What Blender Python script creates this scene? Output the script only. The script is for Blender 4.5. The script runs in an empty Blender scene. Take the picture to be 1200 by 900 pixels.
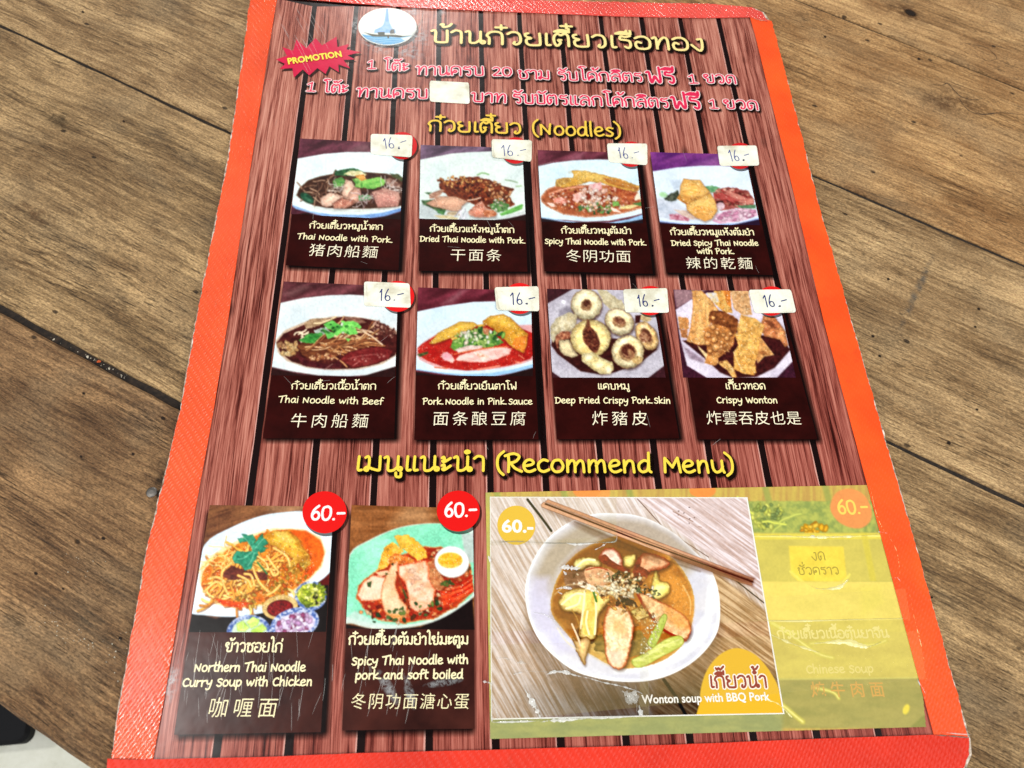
import bpy, math, random
import numpy as np
from mathutils import Matrix, Vector

random.seed(7)
RNG = np.random.default_rng(11)
SC = bpy.context.scene
COL = SC.collection

# ------------------------------------------------------------------ camera
F = 901.0
ZM = 0.0032            # top face of the menu above the table top
CAMH = 0.31
CAMZ = CAMH + ZM


def rotm(a, b, c):
    Rx = np.array([[1, 0, 0], [0, math.cos(a), -math.sin(a)], [0, math.sin(a), math.cos(a)]])
    Ry = np.array([[math.cos(b), 0, math.sin(b)], [0, 1, 0], [-math.sin(b), 0, math.cos(b)]])
    Rz = np.array([[math.cos(c), -math.sin(c), 0], [math.sin(c), math.cos(c), 0], [0, 0, 1]])
    return Rz @ Ry @ Rx


RC = rotm(math.radians(27.02), math.radians(-3.8487), math.radians(-1.7251))
cam_d = bpy.data.cameras.new('camera')
cam_d.sensor_width = 36
cam_d.lens = F / 1200 * 36
cam_d.clip_start = 0.01
cam_d.clip_end = 50
cam_d.dof.use_dof = True
cam_d.dof.focus_distance = 0.35
cam_d.dof.aperture_fstop = 16
cam = bpy.data.objects.new('camera', cam_d)
COL.objects.link(cam)
cam.matrix_world = Matrix.Translation((0, 0, CAMZ)) @ Matrix(RC.tolist()).to_4x4()
SC.camera = cam

# ------------------------------------------------------------------ light
world = bpy.data.worlds.new('World')
SC.world = world
world.use_nodes = True
bgn = world.node_tree.nodes['Background']
bgn.inputs[0].default_value = (0.93, 0.97, 1.0, 1)
bgn.inputs[1].default_value = 0.27


def area(name, loc, target, size, power, color=(1, 1, 1), sy=None):
    d = bpy.data.lights.new(name, 'AREA')
    d.energy = power
    d.color = color
    d.size = size
    if sy:
        d.shape = 'RECTANGLE'
        d.size_y = sy
    o = bpy.data.objects.new(name, d)
    COL.objects.link(o)
    o.location = loc
    o.rotation_euler = (Vector(target) - Vector(loc)).to_track_quat('-Z', 'Y').to_euler()
    return o


SC.view_settings.view_transform = 'Standard'
SC.view_settings.look = 'None'
SC.view_settings.exposure = -0.40
SC.view_settings.gamma = 1.0


def at(px, py, z=0.0):
    """the point of the horizontal plane at height z (above the menu's face) seen at photo pixel px,py"""
    d = RC @ np.array([(px - 600) / F, -(py - 450) / F, -1.0])
    t = (CAMH - z) / -d[2]
    return (d[0] * t, d[1] * t)


def project(X, Y, z=0.0):
    v = np.stack([X, Y, np.full_like(X, z - CAMH)], -1) @ RC      # R^T v
    return 600 + F * v[..., 0] / -v[..., 2], 450 - F * v[..., 1] / -v[..., 2]


def mirror_point(px, py, dist):
    x, y = at(px, py)
    v = np.array([x, y, -CAMH])
    v /= np.linalg.norm(v)
    return (x + v[0] * dist, y + v[1] * dist, ZM - v[2] * dist)


area('ceiling_panel', (1.25, -0.9, 1.7), (0.15, 0, 0), 1.5, 70, (1.0, 0.97, 0.92))
area('side_fill', (-1.8, -0.9, 1.6), (0, 0, 0), 1.4, 54, (0.95, 0.98, 1.0))  # added fill light from the left, turned up to brighten the floor
area('hanging_lamp', mirror_point(150, 830, 1.6), at(190, 800) + (0,), 0.10, 14.0, (1, 0.99, 0.96))
area('tube_lamp', mirror_point(470, -75, 2.2), at(430, 0) + (0,), 0.22, 26.0, (1, 0.98, 0.94), 0.10)

# ------------------------------------------------------------------ colour helpers
ALB = 0.80


def lin(c):
    c = np.asarray(c, float) / 255.0
    return np.where(c <= 0.04045, c / 12.92, ((c + 0.055) / 1.055) ** 2.4)


def rgba(c, k=ALB):
    l = lin(c) * k
    return (float(l[0]), float(l[1]), float(l[2]), 1.0)


# ------------------------------------------------------------------ object helpers
def link(o, parent=None):
    COL.objects.link(o)
    if parent is not None:
        o.parent = parent
    return o


def empty(name, loc, parent=None, **props):
    o = bpy.data.objects.new(name, None)
    o.empty_display_size = 0.01
    o.location = loc
    link(o, parent)
    for k, v in props.items():
        o[k] = v
    return o


def mesh(name, V, Fc, mat, parent=None, off=(0, 0, 0), smooth=False):
    V = np.asarray(V, float) - np.asarray(off, float)
    me = bpy.data.meshes.new(name)
    me.from_pydata(V.tolist(), [], Fc)
    me.materials.append(mat)
    if smooth:
        me.polygons.foreach_set('use_smooth', [True] * len(me.polygons))
    me.update()
    o = bpy.data.objects.new(name, me)
    return link(o, parent)


class NT:
    def __init__(s, name):
        s.m = bpy.data.materials.new(name)
        s.m.use_nodes = True
        s.t = s.m.node_tree
        s.b = s.t.nodes['Principled BSDF']
        s.b.inputs['IOR'].default_value = 1.45

    def n(s, typ, **kw):
        nd = s.t.nodes.new(typ)
        for k, v in kw.items():
            if k.startswith('i_'):
                key = k[2:]
                key = int(key) if key.isdigit() else key.replace('_', ' ')
                nd.inputs[key].default_value = v
            else:
                setattr(nd, k, v)
        return nd

    def l(s, a, b):
        s.t.links.new(a, b)

    def math(s, op, a, b=None, clamp=False):
        nd = s.t.nodes.new('ShaderNodeMath')
        nd.operation = op
        nd.use_clamp = clamp
        for i, v in enumerate((a, b)):
            if v is None:
                continue
            if isinstance(v, (int, float)):
                nd.inputs[i].default_value = v
            else:
                s.l(v, nd.inputs[i])
        return nd.outputs[0]

    def mix(s, fac, a, b, mode='MIX'):
        nd = s.t.nodes.new('ShaderNodeMix')
        nd.data_type = 'RGBA'
        nd.blend_type = mode
        for i, v in ((0, fac), (6, a), (7, b)):
            if isinstance(v, (int, float)):
                nd.inputs[i].default_value = v
            elif isinstance(v, tuple):
                nd.inputs[i].default_value = v
            else:
                s.l(v, nd.inputs[i])
        return nd.outputs[2]

    def ramp(s, fac, stops, interp='LINEAR'):
        nd = s.t.nodes.new('ShaderNodeValToRGB')
        cr = nd.color_ramp
        cr.interpolation = interp
        while len(cr.elements) < len(stops):
            cr.elements.new(0.5)
        for e, (p, c) in zip(cr.elements, stops):
            e.position = p
            e.color = c if len(c) == 4 else tuple(c) + (1,)
        s.l(fac, nd.inputs[0])
        return nd.outputs[0]

    def noise(s, vec, scale, detail=4, rough=0.6, dist=0.0):
        nd = s.n('ShaderNodeTexNoise')
        nd.inputs['Scale'].default_value = scale
        nd.inputs['Detail'].default_value = detail
        nd.inputs['Roughness'].default_value = rough
        nd.inputs['Distortion'].default_value = dist
        s.l(vec, nd.inputs['Vector'])
        return nd.outputs['Fac']

    def mapping(s, vec, scale=(1, 1, 1), rot=(0, 0, 0), loc=(0, 0, 0)):
        nd = s.n('ShaderNodeMapping')
        nd.inputs['Scale'].default_value = scale
        nd.inputs['Rotation'].default_value = rot
        nd.inputs['Location'].default_value = loc
        s.l(vec, nd.inputs[0])
        return nd.outputs[0]

    def bump(s, h, strength, dist, normal=None):
        nd = s.n('ShaderNodeBump')
        nd.inputs['Strength'].default_value = strength
        nd.inputs['Distance'].default_value = dist
        s.l(h, nd.inputs['Height'])
        if normal is not None:
            s.l(normal, nd.inputs['Normal'])
        return nd.outputs[0]


def film(nt, k=0.012):
    """faint unevenness of the laminating film"""
    tc = nt.n('ShaderNodeTexCoord').outputs['Object']
    h = nt.noise(tc, 60, 3, 0.5)
    nt.l(nt.bump(h, 0.25, 0.0006), nt.b.inputs['Normal'])
    nt.b.inputs['Specular IOR Level'].default_value = 0.15
    nt.b.inputs['Roughness'].default_value = 0.25


INK = {}


def ink(rgb, alpha=1.0, k=ALB, mottled=0.0, rough=None):
    key = (tuple(rgb), alpha, mottled, rough)
    if key in INK:
        return INK[key]
    nt = NT('print_ink')
    c = rgba(rgb, k)
    nt.b.inputs['Base Color'].default_value = c
    film(nt)
    if rough:
        nt.b.inputs['Roughness'].default_value = rough
    if mottled:
        tc = nt.n('ShaderNodeTexCoord').outputs['Object']
        f = nt.noise(tc, 180, 5, 0.7)
        dark = tuple(v * (1 - mottled) for v in c[:3]) + (1,)
        lite = tuple(min(1, v * (1 + mottled)) for v in c[:3]) + (1,)
        nt.l(nt.ramp(f, [(0.3, dark), (0.7, lite)]), nt.b.inputs['Base Color'])
    nt.b.inputs['Alpha'].default_value = alpha
    INK[key] = nt.m
    return nt.m


# ------------------------------------------------------------------ wood shaders
def table_wood(name, light, mid, dark, pale=0.0):
    nt = NT(name)
    tc = nt.n('ShaderNodeTexCoord').outputs['Object']
    info = nt.n('ShaderNodeObjectInfo')
    off = nt.n('ShaderNodeCombineXYZ')
    r = nt.math('MULTIPLY', info.outputs['Random'], 37.0)
    nt.l(r, off.inputs[0]); nt.l(r, off.inputs[1]); nt.l(r, off.inputs[2])
    add = nt.n('ShaderNodeVectorMath', operation='ADD')
    nt.l(tc, add.inputs[0]); nt.l(off.outputs[0], add.inputs[1])
    # slow waviness of the fibres
    wv = nt.n('ShaderNodeTexNoise'); wv.inputs['Scale'].default_value = 9; wv.inputs['Detail'].default_value = 2
    nt.l(add.outputs[0], wv.inputs['Vector'])
    sub = nt.n('ShaderNodeVectorMath', operation='SUBTRACT'); nt.l(wv.outputs['Color'], sub.inputs[0]); sub.inputs[1].default_value = (0.5, 0.5, 0.5)
    sc = nt.n('ShaderNodeVectorMath', operation='SCALE'); nt.l(sub.outputs[0], sc.inputs[0]); sc.inputs['Scale'].default_value = 0.011
    v = nt.n('ShaderNodeVectorMath', operation='ADD'); nt.l(add.outputs[0], v.inputs[0]); nt.l(sc.outputs[0], v.inputs[1])
    v = v.outputs[0]
    fine = nt.noise(nt.mapping(v, (75, 1100, 60)), 1.0, 5, 0.75)
    med = nt.noise(nt.mapping(v, (26, 430, 16)), 1.0, 6, 0.72)
    big = nt.noise(nt.mapping(v, (7, 42, 7)), 1.0, 4, 0.6)
    blot = nt.noise(nt.mapping(v, (22, 34, 20)), 1.0, 5, 0.62)
    f = nt.math('ADD', nt.math('MULTIPLY', fine, 0.28), nt.math('MULTIPLY', med, 0.38))
    f = nt.math('ADD', f, nt.math('MULTIPLY', big, 0.34))
    c = nt.ramp(f, [(0.37, rgba([q*0.8 for q in dark])), (0.465, rgba(mid)), (0.545, rgba(light)), (0.64, rgba([min(255, q * 1.16) for q in light]))])
    # worn greyish / brown blotches
    bl = nt.ramp(blot, [(0.42, (0, 0, 0)), (0.62, (1, 1, 1))])
    c = nt.mix(nt.math('MULTIPLY', bl, 0.48), c, rgba([dark[0] * 1.25, dark[1] * 1.2, dark[2] * 1.1]), 'MIX')
    gr = nt.noise(nt.mapping(v, (12, 20, 12), loc=(3, 7, 1)), 1.0, 4, 0.6)
    c = nt.mix(nt.math('MULTIPLY', nt.ramp(gr, [(0.5, (0, 0, 0)), (0.72, (1, 1, 1))]), 0.45), c, rgba([q * 0.9 for q in (170, 160, 135)]), 'MIX')
    # open pores, short dark dashes
    pore = nt.noise(nt.mapping(v, (110, 1500, 110)), 1.0, 2, 0.5)
    pm = nt.ramp(pore, [(0.60, (0, 0, 0)), (0.69, (1, 1, 1))])
    pl = nt.noise(nt.mapping(v, (10, 50, 10), loc=(9, 2, 4)), 1.0, 3, 0.6)
    pm = nt.math('MULTIPLY', pm, nt.ramp(pl, [(0.42, (0.1, 0.1, 0.1)), (0.62, (1, 1, 1))]))
    c = nt.mix(nt.math('MULTIPLY', pm, 0.72), c, rgba((58, 44, 30)), 'MIX')
    spk = nt.noise(nt.mapping(v, (700, 1500, 700)), 1.0, 3, 0.7)
    c = nt.mix(0.8, c, nt.ramp(spk, [(0.34, (0.22, 0.22, 0.22)), (0.5, (0.5, 0.5, 0.5)), (0.66, (0.80, 0.80, 0.80))]), 'OVERLAY')
    # small pits
    vor = nt.n('ShaderNodeTexVoronoi'); vor.inputs['Scale'].default_value = 1
    nt.l(nt.mapping(v, (42, 70, 40)), vor.inputs['Vector'])
    pit = nt.ramp(vor.outputs['Distance'], [(0.045, (1, 1, 1)), (0.075, (0, 0, 0))])
    c = nt.mix(nt.math('MULTIPLY', pit, 0.85), c, rgba((38, 27, 20)), 'MIX')
    c = nt.mix(1.0, c, (0.815, 0.705, 0.60, 1), 'MULTIPLY')
    nt.l(c, nt.b.inputs['Base Color'])
    nt.b.inputs['Roughness'].default_value = 0.62
    nt.b.inputs['Specular IOR Level'].default_value = 0.25
    h = nt.math('ADD', nt.math('MULTIPLY', fine, 0.5), nt.math('MULTIPLY', med, 0.8))
    h = nt.math('SUBTRACT', h, nt.math('MULTIPLY', pm, 0.5))
    h = nt.math('SUBTRACT', h, pit)
    nt.l(nt.bump(h, 0.9, 0.0013), nt.b.inputs['Normal'])
    return nt.m


def printed_wood():
    nt = NT('printed_red_wood')
    tc = nt.n('ShaderNodeTexCoord').outputs['Object']
    info = nt.n('ShaderNodeObjectInfo')
    off = nt.n('ShaderNodeCombineXYZ')
    r = nt.math('MULTIPLY', info.outputs['Random'], 19.0)
    nt.l(r, off.inputs[0]); nt.l(r, off.inputs[1])
    add = nt.n('ShaderNodeVectorMath', operation='ADD')
    nt.l(tc, add.inputs[0]); nt.l(off.outputs[0], add.inputs[1])
    wv = nt.n('ShaderNodeTexNoise'); wv.inputs['Scale'].default_value = 26; wv.inputs['Detail'].default_value = 2
    nt.l(add.outputs[0], wv.inputs['Vector'])
    sub = nt.n('ShaderNodeVectorMath', operation='SUBTRACT'); nt.l(wv.outputs['Color'], sub.inputs[0]); sub.inputs[1].default_value = (0.5, 0.5, 0.5)
    sc = nt.n('ShaderNodeVectorMath', operation='SCALE'); nt.l(sub.outputs[0], sc.inputs[0]); sc.inputs['Scale'].default_value = 0.0017
    v = nt.n('ShaderNodeVectorMath', operation='ADD'); nt.l(add.outputs[0], v.inputs[0]); nt.l(sc.outputs[0], v.inputs[1])
    v = v.outputs[0]
    fine = nt.noise(nt.mapping(v, (2000, 34, 10)), 1.0, 5, 0.7)
    med = nt.noise(nt.mapping(v, (620, 16, 10)), 1.0, 5, 0.68)
    big = nt.noise(nt.mapping(v, (90, 9, 10)), 1.0, 3, 0.6)
    f = nt.math('ADD', nt.math('MULTIPLY', fine, 0.42), nt.math('MULTIPLY', med, 0.40))
    f = nt.math('ADD', f, nt.math('MULTIPLY', big, 0.18))
    c = nt.ramp(f, [(0.38, rgba((36, 10, 8))), (0.44, rgba((100, 44, 36))), (0.49, rgba((158, 90, 76))), (0.545, rgba((192, 126, 108))), (0.64, rgba((218, 160, 140)))])
    # ink is redder and denser towards the lower right of the sheet
    sep = nt.n('ShaderNodeSeparateXYZ'); nt.l(tc, sep.inputs[0])
    g = nt.math('ADD', nt.math('MULTIPLY', sep.outputs[1], -2.6), nt.math('MULTIPLY', sep.outputs[0], 1.3))
    g = nt.math('ADD', g, 0.42, clamp=True)
    c = nt.mix(nt.math('MULTIPLY', g, 0.75), c, rgba((206, 140, 142), 1.0), 'MULTIPLY')
    # knots
    vor = nt.n('ShaderNodeTexVoronoi'); vor.inputs['Scale'].default_value = 1
    nt.l(nt.mapping(v, (34, 15, 10)), vor.inputs['Vector'])
    kn = nt.ramp(vor.outputs['Distance'], [(0.02, (1, 1, 1)), (0.09, (0, 0, 0))])
    c = nt.mix(nt.math('MULTIPLY', kn, 0.75), c, rgba((50, 14, 14)), 'MIX')
    nt.l(c, nt.b.inputs['Base Color'])
    film(nt)
    return nt.m


M_PRINTWOOD = printed_wood()


def tape_mat(name, rgb, weave=0.5, rough=0.32, spec=0.5):
    nt = NT(name)
    tc = nt.n('ShaderNodeTexCoord').outputs['Object']
    hs = []
    for ang, wsc in ((0.55, 250), (-0.62, 120)):
        w = nt.n('ShaderNodeTexWave', wave_type='BANDS', bands_direction='X')
        w.inputs['Scale'].default_value = wsc
        w.inputs['Distortion'].default_value = 1.2
        w.inputs['Detail'].default_value = 1.0
        nt.l(nt.mapping(tc, rot=(0, 0, ang)), w.inputs['Vector'])
        hs.append(w.outputs['Fac'])
    h = nt.math('POWER', nt.math('MULTIPLY', hs[0], nt.math('ADD', nt.math('MULTIPLY', hs[1], 0.75), 0.25)), 1.5)
    nz = nt.noise(tc, 420, 4, 0.65)
    h2 = nt.math('ADD', nt.math('MULTIPLY', h, weave), nt.math('MULTIPLY', nz, 0.5))
    nt.l(nt.bump(h2, 0.8, 0.00040), nt.b.inputs['Normal'])
    c = rgba(rgb)
    big = nt.noise(tc, 28, 4, 0.6)
    d = tuple(v * 0.86 for v in c[:3]) + (1,)
    li = (min(1, c[0] * 1.06), c[1] * 1.22, c[2] * 1.25, 1)
    cc = nt.ramp(big, [(0.35, d), (0.65, li)])
    cc = nt.mix(nt.math('MULTIPLY', h, 0.16 * weave * 2), cc, (min(1, c[0] * 1.1), c[1] * 2.0, c[2] * 2.2, 1), 'MIX')
    dirt = nt.noise(tc, 75, 6, 0.72)
    cc = nt.mix(nt.math('MULTIPLY', nt.ramp(dirt, [(0.60, (0, 0, 0)), (0.74, (1, 1, 1))]), 0.35), cc, rgba((150, 52, 30)), 'MIX')
    nt.l(cc, nt.b.inputs['Base Color'])
    rg = nt.noise(tc, 45, 3, 0.6)
    rr = nt.math('ADD', nt.math('MULTIPLY', rg, 0.16), rough - 0.15)
    nt.l(rr, nt.b.inputs['Roughness'])
    nt.b.inputs['Specular IOR Level'].default_value = spec
    return nt.m

def W(px, py, z=0.0):
    x, y = at(px, py, z)
    return (x, y, ZM + z)


def WT(px, py, z=0.0):
    """point on the table top (+z above it)"""
    x, y = at(px, py, z - ZM)
    return (x, y, z)


# ------------------------------------------------------------------ floor
def floor_mat():
    nt = NT('pale_concrete')
    tc = nt.n('ShaderNodeTexCoord').outputs['Object']
    a = nt.noise(tc, 9, 6, 0.65)
    b = nt.noise(tc, 70, 5, 0.7)
    f = nt.math('ADD', nt.math('MULTIPLY', a, 0.6), nt.math('MULTIPLY', b, 0.4))
    nt.l(nt.ramp(f, [(0.3, rgba((176, 176, 158))), (0.5, rgba((222, 222, 206))), (0.7, rgba((240, 240, 228)))]), nt.b.inputs['Base Color'])
    nt.b.inputs['Roughness'].default_value = 0.7
    nt.l(nt.bump(b, 0.3, 0.002), nt.b.inputs['Normal'])
    return nt.m


FZ = -0.46
fl = mesh('floor', [(-4, -4, FZ), (4, -4, FZ), (4, 4, FZ), (-4, 4, FZ)], [(0, 1, 2, 3)], floor_mat())
fl['kind'] = 'structure'

# ------------------------------------------------------------------ table
table = empty('wooden_table', (0, 0, FZ), label='weathered brown wooden table of wide planks that the menu lies on', category='table')
JOINTS = [  # two photo points on each joint, gap width
    ((937, 0), (1193, 102), 0.0020),
    ((950, 203), (1177, 300), 0.0021),
    ((0, 28), (1045, 518), 0.0014),
    ((0, 360), (210, 474), 0.0024),
]
pa, pb = WT(0, 28), WT(1045, 518)
ANG = math.atan2(pb[1] - pa[1], pb[0] - pa[0])
CA, SA = math.cos(ANG), math.sin(ANG)


def tl(p):      # world -> grain frame
    return (p[0] * CA + p[1] * SA, -p[0] * SA + p[1] * CA)


lines = []
for a, b, g in JOINTS:
    (x0, y0), (x1, y1) = tl(WT(*a)), tl(WT(*b))
    s = (y1 - y0) / (x1 - x0)
    lines.append((y0 - s * x0, s, g))
(x0, y0), (x1, y1) = tl(WT(2, 829)), tl(WT(100, 899))
s = (y1 - y0) / (x1 - x0)
edge = (y0 - s * x0, s, 0.0)
top2 = (lines[0][0] + 0.17, lines[0][1] * 0.6, 0.001)
top3 = (lines[0][0] + 0.33, 0.0, 0.0)
bounds = [top3, top2] + lines + [edge]
TONES = [
    ((216, 184, 138), (168, 138, 98), (100, 72, 46)),
    ((216, 184, 136), (172, 140, 98), (104, 76, 48)),
    ((218, 184, 134), (170, 136, 92), (100, 72, 44)),
    ((210, 186, 144), (158, 134, 98), (84, 66, 46)),
    ((202, 178, 136), (146, 124, 90), (74, 56, 38)),
    ((176, 146, 108), (122, 96, 68), (62, 46, 32)),
]
NS = 150
for k in range(len(bounds) - 1):
    up, lo = bounds[k], bounds[k + 1]
    mat = table_wood('weathered_plank_%d' % k, *TONES[k])
    V, Fc = [], []
    rr = random.Random(k * 5 + 3)
    n1 = n2 = 0.0
    dz = -0.0001 * rr.random()
    for i in range(NS + 1):
        x = -0.85 + 1.7 * i / NS
        n1 += rr.uniform(-1, 1) * 0.00022 - n1 * 0.25
        n2 += rr.uniform(-1, 1) * 0.00022 - n2 * 0.25
        jag = 3.0 if k >= 4 else 1.0
        yt = up[0] + up[1] * x - up[2] * 0.5 - abs(n1) * jag
        yb = lo[0] + lo[1] * x + lo[2] * 0.5 + abs(n2) * jag
        ch = 0.0007 if k < 5 else 0.0012
        for (y, z) in ((yb, -0.03), (yb, -ch * 1.4), (yb + ch, 0), (yt - ch, 0), (yt, -ch * 1.4), (yt, -0.03)):
            V.append((x, y, z + dz))
    for i in range(NS):
        a, b = i * 6, (i + 1) * 6
        for j in range(6):
            j2 = (j + 1) % 6
            Fc.append((a + j, b + j, b + j2, a + j2))
    Fc.append(tuple(range(6)))
    Fc.append(tuple(NS * 6 + 5 - j for j in range(6)))
    Fc = [tuple(reversed(f)) for f in Fc]
    p = mesh('plank', V, Fc, mat, table)
    p.rotation_euler = (0, 0, ANG)
    p.location = (0, 0, -FZ)
    bpy.context.view_layer.update()

# dark filler strips set into the joints between the planks
M_FILLER = NT('joint_filler')
tc = M_FILLER.n('ShaderNodeTexCoord').outputs['Object']
nz = M_FILLER.noise(tc, 500, 4, 0.7)
M_FILLER.l(M_FILLER.ramp(nz, [(0.4, rgba((22, 16, 12))), (0.7, rgba((58, 44, 32)))]), M_FILLER.b.inputs['Base Color'])
M_FILLER.b.inputs['Roughness'].default_value = 0.9
M_FILLER = M_FILLER.m
for li, (c_, s_, g_) in enumerate(lines + [top2]):
    V, Fc = [], []
    for i in range(61):
        x = -0.84 + 1.68 * i / 60
        y = c_ + s_ * x
        z = -0.0016 if li != 3 else -0.0030
        V += [(x, y - 0.004, z), (x, y + 0.004, z)]
    for i in range(60):
        Fc.append((2 * i, 2 * i + 2, 2 * i + 3, 2 * i + 1))
    jd = mesh('joint_filler', V, Fc, M_FILLER, table)
    # slides between the planks' sides
    jd.rotation_euler = (0, 0, ANG)
    jd.location = (0, 0, -FZ)

# table frame under the planks
dark_wood = table_wood('table_frame_wood', (120, 96, 68), (96, 76, 54), (60, 46, 32))


def box(name, c, s, mat, parent, rot=0.0, bev=0.003):
    hx, hy, hz = s[0] / 2, s[1] / 2, s[2] / 2
    V, Fc = [], []
    for z, e in ((-hz, bev), (-hz + bev, 0), (hz - bev, 0), (hz, bev)):
        for (sx, sy) in ((-1, -1), (1, -1), (1, 1), (-1, 1)):
            V.append((sx * (hx - e), sy * (hy - e), z))
    for r in range(3):
        for j in range(4):
            Fc.append((r * 4 + j, r * 4 + (j + 1) % 4, r * 4 + 4 + (j + 1) % 4, r * 4 + 4 + j))
    Fc.append((3, 2, 1, 0)); Fc.append((12, 13, 14, 15))
    o = mesh(name, V, Fc, mat, parent)
    o.location = c
    o.rotation_euler = (0, 0, rot)
    return o


def tw(x, y):
    return (x * CA - y * SA, x * SA + y * CA)


ylo, yhi = edge[0] + 0.09, top3[0] - 0.06
for sx in (-0.74, 0.74):
    for yy in (ylo, yhi):
        q = tw(sx, yy)
        box('leg', (q[0], q[1], 0.2145), (0.06, 0.06, 0.429), dark_wood, table, ANG)
for yy in (ylo, yhi):
    q = tw(0, yy)
    box('apron', (q[0], q[1], 0.40), (1.4, 0.022, 0.058), dark_wood, table, ANG)


# ------------------------------------------------------------------ soft marks (stains, knots)
def soft_mat(name, rgb, alpha, rough=0.7, power=1.0, breakup=0.0):
    nt = NT(name)
    nt.b.inputs['Base Color'].default_value = rgba(rgb)
    nt.b.inputs['Roughness'].default_value = rough
    nt.b.inputs['Specular IOR Level'].default_value = 0.2
    uv = nt.n('ShaderNodeUVMap').outputs[0]
    sep = nt.n('ShaderNodeSeparateXYZ'); nt.l(uv, sep.inputs[0])
    r2 = nt.math('ADD', nt.math('MULTIPLY', sep.outputs[0], sep.outputs[0]), nt.math('MULTIPLY', sep.outputs[1], sep.outputs[1]))
    a = nt.math('MULTIPLY', nt.math('SUBTRACT', 1.0, nt.math('SQRT', r2)), power, clamp=True)
    if breakup:
        tc = nt.n('ShaderNodeTexCoord').outputs['Object']
        nz = nt.noise(tc, breakup, 5, 0.7)
        a = nt.math('MULTIPLY', a, nt.ramp(nz, [(0.42, (0, 0, 0)), (0.6, (1, 1, 1))]))
    nt.l(nt.math('MULTIPLY', a, alpha), nt.b.inputs['Alpha'])
    return nt.m


def quad_uv(name, pts, mat, parent, off=(0, 0, 0)):
    """soft-edged patch: a quad subdivided once so that uv runs -1..1"""
    o = mesh(name, pts, [(0, 1, 2, 3)], mat, parent, off)
    uv = o.data.uv_layers.new(name='UVMap')
    for i, c in enumerate(((-1, -1), (1, -1), (1, 1), (-1, 1))):
        uv.data[i].uv = c
    return o


def ribbon(path, width, z0=0.0, closed=False, dz=0.0, caps=True):
    """flat ribbon along a list of (x,y[,w]) plane points -> verts, faces (heights relative)"""
    P = np.array([(p[0], p[1]) for p in path], float)
    n = len(P)
    w = np.array([p[2] if len(p) > 2 else width for p in path], float) / 2
    T = np.zeros_like(P)
    T[1:-1] = P[2:] - P[:-2]
    T[0] = P[1] - P[0]
    T[-1] = P[-1] - P[-2]
    ln = np.hypot(T[:, 0], T[:, 1]); ln[ln == 0] = 1
    T /= ln[:, None]
    N = np.stack([-T[:, 1], T[:, 0]], 1)
    V, Fc = [], []
    for i in range(n):
        z = z0 + dz * i
        V.append((P[i, 0] + N[i, 0] * w[i], P[i, 1] + N[i, 1] * w[i], z))
        V.append((P[i, 0] - N[i, 0] * w[i], P[i, 1] - N[i, 1] * w[i], z))
    for i in range(n - 1):
        Fc.append((2 * i, 2 * i + 1, 2 * i + 3, 2 * i + 2))
    if caps:
        for e, sgn in ((0, -1), (n - 1, 1)):
            base = math.atan2(N[e, 1], N[e, 0])
            idx = []
            z = z0 + dz * e
            for q in range(1, 5):
                a = base - sgn * math.pi * q / 5
                idx.append(len(V))
                V.append((P[e, 0] + math.cos(a) * w[e], P[e, 1] + math.sin(a) * w[e], z))
            f = [2 * e] + idx + [2 * e + 1]
            Fc.append(tuple(f if sgn < 0 else f))
    # make all faces look up
    out = []
    for f in Fc:
        s_ = 0
        for a, b in zip(f, f[1:] + f[:1]):
            s_ += V[a][0] * V[b][1] - V[b][0] * V[a][1]
        out.append(f if s_ > 0 else tuple(reversed(f)))
    return V, out


def catmull(pts, per=5, closed=False):
    P = [tuple(map(float, p)) for p in pts]
    n = len(P)
    if n < 3 and not closed:
        return [tuple(np.array(P[0]) + (np.array(P[-1]) - np.array(P[0])) * k / 3) for k in range(4)] if n == 2 else P
    out = []
    rng_ = range(n if closed else n - 1)
    for i in rng_:
        p1, p2 = P[i], P[(i + 1) % n]
        p0 = P[i - 1] if (i > 0 or closed) else p1
        p3 = P[(i + 2) % n] if (i + 2 < n or closed) else p2
        if p1 == p2:
            continue
        if p0 == p1: p0 = p1
        for k in range(per):
            t = k / per
            t2, t3 = t * t, t * t * t
            out.append(tuple(0.5 * ((2 * b) + (-a + c) * t + (2 * a - 5 * b + 4 * c - d) * t2 + (-a + 3 * b - 3 * c + d) * t3)
                             for a, b, c, d in zip(p0, p1, p2, p3)))
    if not closed:
        out.append(P[-1])
    return out


TOFF = (0, 0, FZ)   # the table's own origin
M_CRACK = NT('dark_crack'); M_CRACK.b.inputs['Base Color'].default_value = rgba((62, 44, 30)); M_CRACK.b.inputs['Roughness'].default_value = 0.8; M_CRACK = M_CRACK.m


def table_line(pxs, w, name='crack', z=0.00012, mat=None):
    path = [WT(p[0], p[1], z)[:2] for p in catmull(pxs, 6)]
    n = len(path)
    rr = random.Random(int(pxs[0][0]))
    path = [(p[0], p[1], w * (0.25 + 0.75 * math.sin(math.pi * (i + 0.5) / n)) * rr.uniform(0.6, 1.3)) for i, p in enumerate(path)]
    V, Fc = ribbon(path, w, z, caps=False)
    return mesh(name, V, Fc, mat or M_CRACK, table, TOFF)


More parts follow.
